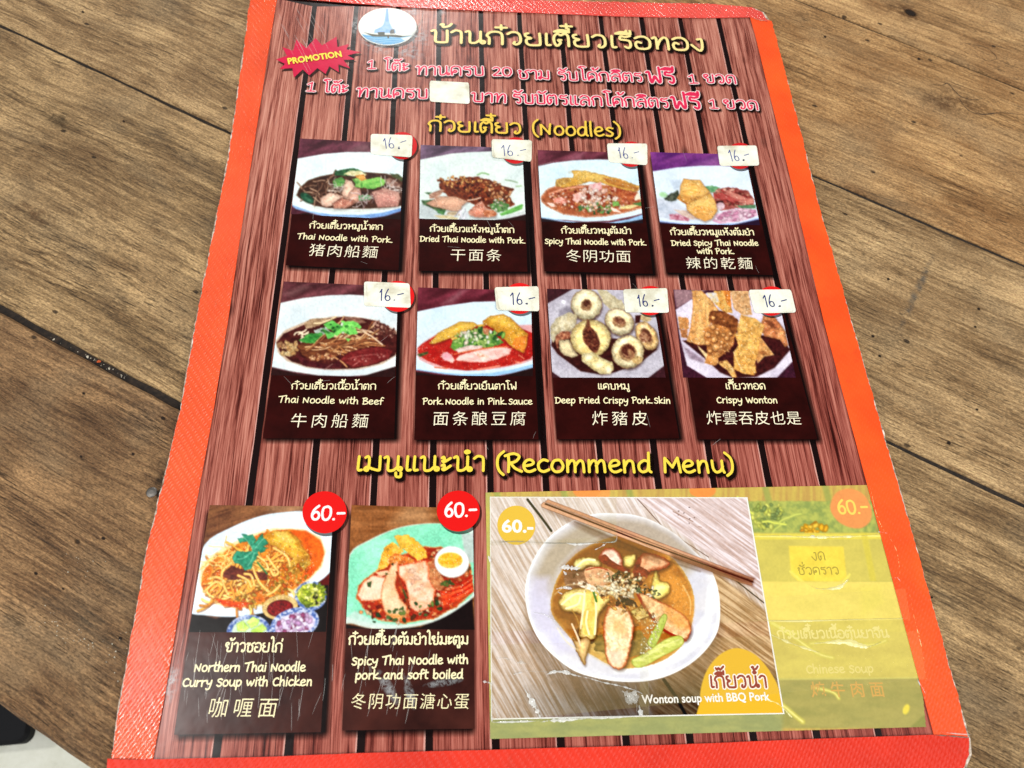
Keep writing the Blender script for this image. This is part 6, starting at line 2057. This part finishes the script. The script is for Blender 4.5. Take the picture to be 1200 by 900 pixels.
ENG = (250, 238, 190)
CARDS = [
 # label, card quad, photo quad, painter, thai, english lines, chinese
 ('card of Thai noodle with pork in dark soup', [(352, 162.5), (474, 169), (467, 317), (335, 311)], [(352, 162.5), (474, 168.5), (469, 257.5), (341, 251)], pic1,
  ('ก๋วยเตี๋ยวหมูน้ำตก', (362, 267.5), (449, 269.5), 5.6), [('Thai Noodle with Pork', (348, 280), (458, 284.6), 5.4)], ('猪肉船麵', (360, 293), (443, 296), 15.5)),
 ('card of dried Thai noodle with pork', [(493, 170), (613, 174.5), (618, 318.5), (491, 317.5)], [(493, 170), (612, 174), (616, 258.5), (491.5, 256.5)], pic2,
  ('ก๋วยเตี๋ยวแห้งหมูน้ำตก', (503.5, 271.3), (603, 273), 5.6), [('Dried Thai Noodle with Pork', (492, 283), (614, 285.5), 5.4)], ('干面条', (525, 299), (588, 299.6), 15.5)),
 ('card of spicy Thai noodle with pork', [(630, 176), (747, 179.5), (765, 321), (638, 318)], [(630, 176), (745, 179.5), (753.5, 262), (634.5, 260)], pic3,
  ('ก๋วยเตี๋ยวหมูต้มยำ', (657.5, 273.5), (740, 274), 5.6), [('Spicy Thai Noodle with Pork', (638.5, 285.8), (756, 287.8), 5.4)], ('冬阴功面', (661, 300), (739, 301), 15.5)),
 ('card of dried spicy Thai noodle with a purple top', [(762, 178.5), (875, 182), (906, 322.5), (781, 319.5)], [(762, 178.5), (873, 181.5), (890.5, 264), (773.5, 262.5)], pic4,
  ('ก๋วยเตี๋ยวหมูแห้งต้มยำ', (785.5, 275.3), (884, 275.8), 5.6), [('Dried Spicy Thai Noodle', (787, 288), (889, 288), 5.2), ('with Pork', (817, 297.5), (859, 297.8), 5.2)], ('辣的乾麵', (801, 308.5), (882, 309), 15)),
 ('card of Thai noodle with beef', [(332.6, 330), (467, 336), (462, 514), (308, 514)], [(332.6, 330), (466.5, 336), (463, 442), (317.5, 440)], pic5,
  ('ก๋วยเตี๋ยวเนื้อน้ำตก', (341, 456), (441, 456.5), 6.4), [('Thai Noodle with Beef', (326, 471.6), (449, 474.3), 6.3)], ('牛肉船麵', (337, 493), (433, 493.6), 18)),
 ('card of pork noodle in red sauce', [(490, 337), (623, 341), (631, 515), (485.5, 515.5)], [(490, 337), (622, 341), (624.5, 441), (487.5, 440)], pic6,
  ('ก๋วยเตี๋ยวเย็นตาโฟ', (513, 456), (606, 456.5), 6.4), [('Pork Noodle in Pink Sauce', (495, 474), (624, 474), 6.1)], ('面条酿豆腐', (504, 490.8), (617, 490.8), 18)),
 ('card of deep fried pork skin rings', [(641, 338.5), (767, 341), (796, 514), (652.6, 515)], [(641, 338.5), (764, 341), (780, 442.6), (647.5, 442.6)], pic7,
  ('แคบหมู', (700, 456.2), (738, 456.4), 6.4), [('Deep Fried Crispy Pork Skin', (650.5, 472.6), (786, 473), 6.1)], ('炸豬皮', (690, 490.5), (760, 490.5), 18)),
 ('card of crispy wonton chips', [(789, 339.5), (912, 342), (958, 515), (817.5, 515)], [(789, 339.5), (910, 342), (932.5, 442.6), (800.5, 442.6)], pic8,
  ('เกี๊ยวทอด', (850, 456), (897.5, 456.2), 6.4), [('Crispy Wonton', (840, 472.4), (911.5, 472.6), 6.1)], ('炸雲吞皮也是', (826, 490), (938, 490.3), 17)),
 ('card of northern curry soup with side dishes', [(246, 592), (391, 594), (376, 858), (204, 861)], [(246, 592), (391, 594), (382, 740.5), (221.5, 741)], pic9,
  ('ข้าวซอยไก่', (263, 763.5), (331, 764), 10.4), [('Northern Thai Noodle', (227, 787), (358, 786.5), 8.6), ('Curry Soup with Chicken', (213.5, 804.6), (366, 803.4), 8.6)], ('咖喱面', (240, 829.5), (327, 829.5), 25)),
 ('card of spicy noodle with pork and a boiled egg', [(412, 592), (554, 596), (556, 854), (401, 856)], [(412, 592), (554, 596), (556, 738), (405.5, 736.5)], pic10,
  ('ก๋วยเตี๋ยวต้มยำไข่มะตูม', (408, 755), (549, 755), 9.6), [('Spicy Thai Noodle with', (412, 779.5), (549, 777.5), 8.4), ('pork and soft boiled', (416, 796), (543, 795), 8.4)], ('冬阴功面溏心蛋', (409, 822), (550, 822), 20)),
]
cards = []
for n_, (lab, cq, pq, painter, th, en, ch) in enumerate(CARDS):
    big = n_ >= 8
    if big:
        sq = grow_quad(cq, 3, -4, 12 if n_ == 8 else 4, 10)
    else:
        sq = grow_quad(cq, 3, -3, 9, 7)
    if big:
        sq = [(sq[0][0] - 3, sq[0][1])] + sq[1:]
    P4 = [at(*q) for q in sq]
    card = flat_poly('food_card', cq, (0, 0, 0), 4, menu, mat=M_CARD2 if big else M_CARD)
    card['label'] = lab
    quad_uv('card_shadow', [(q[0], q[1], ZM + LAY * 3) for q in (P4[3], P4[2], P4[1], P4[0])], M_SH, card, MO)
    p = Pic(pq, 5)
    painter(p)
    p.build('food_photo', card)
    tw_ = 1.35 if not big else 2.0
    hand_text(th[0], th[1], th[2], th[3], tw_ * .92, ENG, 6, card, 'thai_text', seed=n_)
    for j, e in enumerate(en):
        hand_text(e[0], e[1], e[2], e[3], tw_ * (.9 if not big else .86), ENG, 6, card, 'english_text', seed=n_ * 3 + j)
    font_text(ch[0], ch[1], ch[2], ch[3], ENG if big else (250, 240, 210), 6, card, 'chinese_text', off=-.006, slant=.06)
    cards.append(card)

# red price discs ---------------------------------------------------------------
RED = (214, 30, 30)
for i, (x, y, r) in enumerate(((471.5, 171, 17.2), (604, 176.7, 16.6), (739.5, 181, 16), (867, 183, 16.5), (466, 347.5, 19.5), (609, 350, 19.5), (762, 352.5, 18.5), (904, 353, 18.5))):
    flat_poly('badge_shadow', circle_px(x + 1.5, y + 2, r + .6, (r + .6) * .94), (16, 4, 4), 6, cards[i], alpha=.6)
    flat_poly('price_badge', circle_px(x, y, r, r * .93), (206, 34, 36) if i < 4 else (222, 30, 30), 7, cards[i])
for i, (x, y, r, a, b) in ((8, (380.5, 600.5, 26, (363.5, 608.8), (403.5, 609.5))), (9, (537, 599, 25.2, (520.5, 605.3), (558.5, 605.3)))):
    flat_poly('badge_shadow', circle_px(x + 2, y + 3, r + .5, (r + .5) * .95), (16, 4, 4), 6, cards[i], alpha=.6)
    bd = flat_poly('price_badge', circle_px(x, y, r, r * .95), (222, 24, 22), 7, cards[i])
    hand_text('60.-', a, b, 15, 2.9, (244, 240, 236), 8, cards[i], 'price_text', jit=0)

# handwritten price stickers -----------------------------------------------------
def sticker_mat():
    nt = NT('paper_sticker')
    tc = nt.n('ShaderNodeTexCoord').outputs['Object']
    a = nt.noise(tc, 110, 4, 0.6)
    b = nt.noise(tc, 420, 5, 0.7)
    c = nt.ramp(a, [(0.32, rgba((206, 200, 176))), (0.5, rgba((234, 234, 216))), (0.7, rgba((246, 247, 236)))])
    sp = nt.ramp(b, [(0.60, (0, 0, 0)), (0.72, (1, 1, 1))])
    c = nt.mix(nt.math('MULTIPLY', sp, 0.22), c, rgba((170, 160, 130)), 'MIX')
    nt.l(c, nt.b.inputs['Base Color'])
    nt.b.inputs['Roughness'].default_value = 0.55
    nt.b.inputs['Specular IOR Level'].default_value = 0.3
    nt.l(nt.bump(a, 0.35, 0.0006), nt.b.inputs['Normal'])
    return nt.m


M_STK = sticker_mat()


def rounded(q, r=3.2, k=4):
    """rounded corners for a photo-space quad"""
    out = []
    n = len(q)
    for i in range(n):
        p0, p1, p2 = np.array(q[i - 1], float), np.array(q[i], float), np.array(q[(i + 1) % n], float)
        a = (p0 - p1) / np.hypot(*(p0 - p1)); b = (p2 - p1) / np.hypot(*(p2 - p1))
        s0, s1 = p1 + a * r, p1 + b * r
        for j in range(k + 1):
            t = j / k
            out.append(tuple(s0 * (1 - t) ** 2 + p1 * 2 * t * (1 - t) + s1 * t * t))
    return out


STK = [
 ([(434.5, 157.5), (483.5, 159), (482.5, 186), (434.5, 181)], (449, 175.2), (478, 172.8), 'first price sticker, cream with a worn lower right corner'),
 ([(576, 163.5), (623.5, 165), (622.7, 190), (576.5, 186)], (587.5, 194.3 - 11), (618, 183.2), None),
 ([(711, 168.4), (758, 170), (758.5, 194), (713, 190.5)], (724.5, 186), (750.5, 186), None),
 ([(840, 171.5), (886.5, 171), (889.3, 195.5), (843.5, 195)], (854.5, 189), (880.5, 189), None),
 ([(427, 331.5), (480, 332.5), (481.5, 361), (426.8, 359)], (443.5, 353), (474, 353), None),
 ([(579.5, 337), (631, 336), (632, 365), (582, 365)], (597.5, 357.2), (628.5, 357.4), None),
 ([(730, 339.5), (781, 339), (784, 366.8), (732.5, 366.5)], (747, 359.6), (774.5, 359.6), None),
 ([(877, 340), (926.5, 339.5), (932, 367.5), (884, 367.5)], (895, 360), (924, 360), None),
]
INKB = (66, 76, 140)


def sticker(name, q, z0, corner, r):
    """paper label with rounded corners, one corner lifting off"""
    pts = [np.array(at(*v)) for v in rounded(q, r)]
    ar = sum(pts[i][0] * pts[(i + 1) % len(pts)][1] - pts[(i + 1) % len(pts)][0] * pts[i][1] for i in range(len(pts)))
    if ar < 0:
        pts = pts[::-1]
    c = sum(pts) / len(pts)
    kc = np.array(at(*q[corner]))
    rr = random.Random(int(q[0][0]))
    rings = []
    for f in (1.0, 0.93, 0.86):
        ring_ = []
        for p in pts:
            w_ = c + (p - c) * f
            if f == 1.0:
                w_ = w_ + np.array([rr.uniform(-1, 1), rr.uniform(-1, 1)]) * 0.00006
            lift = 0.0010 * max(0.0, 1 - np.hypot(*(w_ - kc)) / 0.0045) if f > 0.9 else 0
            ring_.append((w_[0], w_[1], ZM + z0 + 0.0001 + lift))
        rings.append(ring_)
    n = len(pts)
    V = [(x, y, max(ZM + z0, z - 0.0001)) for x, y, z in rings[0]] + rings[0] + rings[1] + rings[2]
    Fc = []
    for k in range(3):
        for i in range(n):
            j = (i + 1) % n
            Fc.append((k * n + i, k * n + j, k * n + n + j, k * n + n + i))
    Fc.append(tuple(3 * n + i for i in range(n)))
    return mesh(name, V, Fc, M_STK, menu, MO)


for i, (q, a, b, lab) in enumerate(STK):
    o = sticker('price_sticker', q, LAY * 9, (2, 3, 1, 2, 0, 3, 1, 2)[i], 3.2)
    hand_text('ÁÉÓÚ', (a[0], a[1]), (b[0], b[1]), 12 if i < 4 else 13, 1.05 if i < 4 else 1.35, INKB if i < 4 else (40, 50, 110), 13, o, 'price_writing', seed=i + 20, jit=.3)
    if i in (3, 5, 6, 7, 0):
        u = pxm(b[0], b[1])
        t = .16
        x, y = a[0] + (b[0] - a[0]) * .64, a[1]
        flat_poly('pen_dot', circle_px(x, y - .8, 1.3, 1.1, 8), (40, 44, 84), 13.3, o)
o = sticker('blank_sticker', [(503.5, 95), (549.5, 98.5), (550.5, 122.5), (503.5, 119.5)], LAY * 10, 1, 3.5)

# ------------------------------------------------------------------ old card under yellow tape, with the taped-on wonton print
p = Pic([(569, 577.5), (1036, 568.2), (1094, 851.6), (574.5, 866)], 9, 0.8)
pic_old(p)
# the right edge steps in and out where the strips of tape end
oldc = p.build('yellowed_tape_area', menu, 0.24)
oldc['label'] = 'yellowed strips of sticky tape over an old card'
me = oldc.data
bm = bmesh.new(); bm.from_mesh(me)
X_, Y_ = project(np.array([v.co.x + MO[0] for v in bm.verts]), np.array([v.co.y + MO[1] for v in bm.verts]))
edge_pts = [(568, 1027), (626, 1043), (628, 1046), (680, 1054), (681, 1061), (727, 1068), (728, 1066), (796, 1085), (797, 1080), (852, 1085), (900, 1092)]
ex_ = np.interp(Y_, [e[0] for e in edge_pts], [e[1] for e in edge_pts])
dead = [v for v, x, e in zip(bm.verts, X_, ex_) if x > e]
bmesh.ops.delete(bm, geom=dead, context='VERTS')
bm.to_mesh(me); bm.free()
hand_text('60.-', (982, 602), (1018, 602), 14.5, 2.6, (240, 206, 96), 10, oldc, 'price_text', jit=0)
hand_text('ก๋วยเตี๋ยวเนื้อตุ๋นยาจีน', (911, 748.5), (1042, 747), 9, 1.9, (226, 212, 130), 10, oldc, 'faded_thai_text', seed=3)
hand_text('Chinese Soup', (945, 789), (1024, 788), 8, 1.6, (224, 208, 124), 10, oldc, 'faded_english_text', seed=3)
font_text('炖牛肉面', (946, 808.5), (1038, 808), 19, (206, 160, 84), 10, oldc, 'faded_chinese_text', off=.012)
hand_text('งด', (951, 657), (968, 656.5), 9.5, 1.3, (172, 154, 64), 10, oldc, 'faded_writing', seed=9)
hand_text('ชั่วคราว', (935, 673.5), (984, 673), 8.2, 1.3, (172, 154, 64), 10, oldc, 'faded_writing', seed=8)

# clear film material (translucent plastic)
def film_plastic(name, rgb, alpha, rough=0.12):
    nt = NT(name)
    nt.b.inputs['Base Color'].default_value = rgba(rgb)
    nt.b.inputs['Roughness'].default_value = rough
    nt.b.inputs['Specular IOR Level'].default_value = 0.6
    nt.b.inputs['Alpha'].default_value = alpha
    tc = nt.n('ShaderNodeTexCoord').outputs['Object']
    nt.l(nt.bump(nt.noise(tc, 500, 3, 0.6), 0.5, 0.0004), nt.b.inputs['Normal'])
    return nt.m


M_CREASE = film_plastic('crease_glare', (250, 250, 246), 0.62)  # whitish colour paints the glare along the tape folds
M_FAINT = film_plastic('faint_crease_glare', (240, 240, 232), 0.28)  # weaker painted glare for the finer folds
M_TAPE = film_plastic('clear_tape', (236, 222, 140), 0.035)

wq = [(575, 583.5), (874, 584.5), (917, 835.5), (576.5, 842)]
frame = slab('taped_photo', [at(*v) for v in [(574, 582.5), (875.5, 583.2), (918.8, 836.8), (575.4, 843.5)]], LAY * 12, LAY * 12 + 0.00012, ink((236, 234, 226)))
frame['label'] = 'taped-on print of a wonton soup bowl with chopsticks'
LW = 18
p = Pic(wq, LW, 0.8)
pic_wonton(p)
p.build('soup_photo', frame, 0.26)
flat_poly('price_badge', circle_px(605, 616, 22.3, 23), (226, 184, 56), LW + 1, frame)
font_text('60.-', (588, 624), (625, 624.2), 20.5, (248, 246, 240), LW + 2, frame, 'price_text', off=.03, spaced=False)
hand_text('เกี๊ยวน้ำ', (831, 806), (899, 805.5), 13.6, 2.5, (140, 24, 34), LW + 4, frame, 'thai_text', outline=(250, 240, 226), ow=2.6, jit=0)
font_text('Wonton soup with BBQ Pork', (752, 824.5), (902, 820.8), 14.0, (246, 242, 236), LW + 3, frame, 'english_text', off=.018, spaced=False)

# tape strips over the print and the old card
TL = LW + 6
def tape_strip(q, k, mat=M_TAPE):
    return slab('clear_tape', [at(*v) for v in q], LAY * (TL + k), LAY * (TL + k) + 0.00003, mat)


tape_strip([(572, 634), (760, 630), (905, 700), (1060, 690), (1066, 727), (910, 728), (576, 741)], 0)
tape_strip([(574, 756), (700, 752), (1076, 740), (1084, 796), (575, 846)], 2)
tape_strip([(570, 580), (722, 577), (722, 637), (571, 640)], 4)
tape_strip([(752, 700), (760, 700), (760, 845), (748, 845)], 6)


def crease(pts, w, mat, layer=TL + 9, hgt=0.00035, name='glare_crease', px=True):
    """raised fold of plastic: a low ridge along a path"""
    P = [at(*q) for q in catmull(pts, 16)]
    n = len(P)
    rr = random.Random(int(pts[0][0] * 3 + pts[0][1]))
    V, Fc = [], []
    z = ZM + LAY * layer
    wn = .6
    for i, q in enumerate(P):
        a, b = P[max(0, i - 1)], P[min(n - 1, i + 1)]
        tx, ty = b[0] - a[0], b[1] - a[1]
        l = math.hypot(tx, ty) or 1
        nx, ny = -ty / l, tx / l
        wn = max(.08, min(1.5, wn + rr.uniform(-.33, .33) + (.62 - wn) * .12))
        ww = w * pxm(*pts[0]) * (0.2 + 0.8 * math.sin(math.pi * (i + .3) / n)) * wn / 2
        hh = hgt * rr.uniform(.5, 1.1)
        V += [(q[0] + nx * ww, q[1] + ny * ww, z), (q[0], q[1], z + hh), (q[0] - nx * ww, q[1] - ny * ww, z)]
    for i in range(n - 1):
        for j in (0, 1):
            a = 3 * i + j
            Fc.append((a, a + 1, a + 4, a + 3))
    return mesh(name, V, Fc, mat, menu, MO)


w5 = lambda *v: [(570 + v[i] / 6, 700 + v[i + 1] / 6) for i in range(0, len(v), 2)]
w3 = lambda *v: [(570 + v[i] / 6, 570 + v[i + 1] / 6) for i in range(0, len(v), 2)]
for q, w in ((w5(420, 545, 480, 525, 560, 530, 620, 550, 720, 570), 4.5), (w5(720, 570, 820, 600, 940, 625, 1040, 655, 1095, 680), 2.6), (w5(270, 650, 310, 720, 350, 790, 385, 860), 6.5),
             (w5(380, 880, 430, 870, 560, 862, 700, 852), 4.5), (w5(700, 852, 840, 848, 1000, 840, 1120, 832), 2.6), (w5(40, 880, 200, 876, 380, 870), 2.4),
             (w5(190, 545, 220, 535, 255, 530), 3.0), (w5(1070, 760, 1078, 800, 1085, 835), 6.5), (w5(28, 100, 25, 220, 22, 340), 1.4), (w5(28, 600, 36, 740, 38, 880), 3.0),
             (w3(560, 402, 620, 412, 700, 408, 790, 400), 2.6), (w3(20, 510, 28, 540), 3.2)):
    crease(q, w, M_CREASE)
for q, w in ((w5(1050, 660, 1000, 720, 980, 740), 14), (w5(950, 660, 1020, 700, 1070, 700), 12), (w3(40, 400, 200, 392, 400, 402, 560, 404), 1.6), (w3(790, 398, 900, 392, 915, 340), 1.2), (w5(460, 380, 440, 430, 480, 440), 1.6),
             (w5(60, 435, 130, 430, 200, 450), 1.6), (w5(120, 360, 130, 430, 165, 445), 1.2), (w5(200, 470, 240, 460, 280, 470), 3), (w5(330, 110, 420, 130, 500, 190, 540, 260), 2.0),
             (w5(1045, 600, 1050, 700, 1055, 830), 1.6), (w5(1135, 600, 1138, 700, 1140, 830), 1.4), (w5(440, 525, 300, 520, 240, 500), 1.2), (w5(500, 430, 560, 500, 600, 520), 1.2), (w5(50, 700, 80, 860), 1.6)):
    crease(q, w, M_FAINT, hgt=0.0002)
for q, w in ((w3(515, 575, 560, 572, 610, 580, 660, 576), 6), (w3(540, 600, 560, 625), 4), (w3(490, 725, 540, 715, 600, 722), 5), (w3(500, 745, 530, 760), 4), (w3(840, 405, 800, 430, 760, 450), 2.5)):
    crease(q, w, M_CREASE)
# creases of the yellow tape, their glints painted as pale colour
M_YCR = film_plastic('yellow_crease_glare', (246, 236, 160), 0.85)
k8 = lambda *v: [(880 + v[i] / 5.4545, 560 + v[i + 1] / 5.4545) for i in range(0, len(v), 2)]
for q, w in ((k8(10, 375, 200, 372, 380, 380, 560, 378, 720, 372, 840, 360), 2.0), (k8(880, 380, 930, 480, 950, 640), 1.8), (k8(1000, 690, 1040, 900, 1090, 1100, 1120, 1290), 2.0), (k8(380, 690, 440, 712, 560, 700, 620, 650), 2.2),
             (k8(0, 912, 300, 916, 700, 905, 1020, 898), 1.2), (k8(760, 70, 800, 240, 850, 350), 1.6), (k8(400, 1060, 600, 1050, 740, 1080, 830, 1050), 3.5), (k8(120, 1000, 260, 1060, 440, 1120), 3.2), (k8(0, 1400, 160, 1440, 260, 1530), 4)):
    crease(q, w * 1.5, M_YCR, layer=11)
for q, w in ((k8(380, 370, 400, 378, 410, 384), 3), (k8(810, 345, 840, 352, 870, 356), 3), (k8(890, 650, 930, 640, 950, 664), 3), (k8(1060, 1290, 1090, 1340, 1110, 1380), 3)):
    crease(q, w, M_CREASE, layer=12)
for q, w in (([(566, 799), (572, 800), (577, 802)], 5), ([(572, 652), (575, 658)], 4), ([(1105 - 5, 858), (1120, 860), (1136, 861)], 1)):
    crease(q, w, M_CREASE)
q_ = [(1093, 861.5), (1110, 862.5), (1134, 864.5)]
crease(q_, 2.2, ink((120, 96, 84)), layer=32, hgt=0.00005, name='tape_seam')
crease([(127, 889), (150, 889.5), (173, 890)], 1.6, ink((150, 70, 50)), layer=32, hgt=0.00005, name='tape_seam')
crease([(880, 22), (890, 25), (900, 26)], 1.6, ink((214, 140, 120)), layer=32, hgt=0.00005, name='tape_seam')

# scratches in the laminate -------------------------------------------------------------
V, Fc = [], []
rr = random.Random(21)
SCR = []
for i in range(100):
    x = rr.choice([rr.gauss(240, 26), rr.gauss(330, 36), rr.gauss(460, 40)])
    y = rr.gauss(810, 30)
    if not (186 < x < 566 and 745 < y < 862):
        continue
    L_ = rr.uniform(8, 42)
    dx = rr.gauss(0.12, 0.16) * L_
    SCR.append((x, y, x + dx, y - L_, rr.uniform(0.25, 0.65)))
for i in range(26):
    x, y = rr.gauss(352, 14), rr.gauss(34, 16)
    if y < 10: continue
    L_ = rr.uniform(6, 26)
    SCR.append((x, y, x + L_ * .55, y + L_, rr.uniform(0.25, 0.55)))
for i in range(30):
    x, y = rr.uniform(300, 900), rr.uniform(60, 540)
    L_ = rr.uniform(6, 20); a = rr.uniform(0, 3.14)
    SCR.append((x, y, x + L_ * math.cos(a), y + L_ * math.sin(a), rr.uniform(0.2, 0.4)))
for (x0, y0, x1, y1, w) in SCR:
    mx, my = (x0 + x1) / 2 + rr.uniform(-.7, .7), (y0 + y1) / 2
    path = [at(*q) for q in catmull([(x0, y0), (mx, my), (x1, y1)], 4)]
    n = len(path)
    u = pxm(x0, y0)
    path = [(q[0], q[1], w * u * (0.3 + 0.7 * math.sin(math.pi * (k + .5) / n))) for k, q in enumerate(path)]
    v, f = ribbon(path, w, ZM + LAY * (8.2 + .01 * (len(V) % 37)), caps=False)
    b = len(V)
    V += v
    Fc += [tuple(i + b for i in q) for q in f]
o = mesh('scratches', V, Fc, film_plastic('scratched_film', (236, 230, 224), 0.30, 0.3), menu, MO)
o['kind'] = 'stuff'

# milky patches painting glare on the laminate, round the logo and lower left
M_GLARE = soft_mat('laminate_glare', (214, 220, 222), 0.42, 0.2, 1.5, 420)
def glare_patch(cx, cy, rx, ry, deg, k):
    a = math.radians(deg)
    ux, uy = math.cos(a), math.sin(a)
    P = []
    for s_, t_ in ((-1, 1), (1, 1), (1, -1), (-1, -1)):
        x, y = at(cx + ux * rx * s_ - uy * ry * t_, cy + uy * rx * s_ + ux * ry * t_)
        P.append((x, y, ZM + LAY * (8.6 + k * .05)))
    quad_uv('laminate_glare', P, M_GLARE, menu, MO)


for k, a in enumerate(((478, 60, 22, 12, 20), (440, 54, 24, 8, 25), (490, 44, 14, 16, -50), (484, 14, 10, 8, 0), (416, 30, 6, 12, 0), (518, 12, 5, 8, 0), (202, 800, 9, 30, 12), (455, 806, 26, 7, 60), (480, 812, 22, 6, 75), (520, 800, 26, 5, -10))):
    glare_patch(*a, k)
crease([(497, 10), (496, 16), (494, 24), (488, 36), (480, 46)], 2.0, M_FAINT, layer=9)
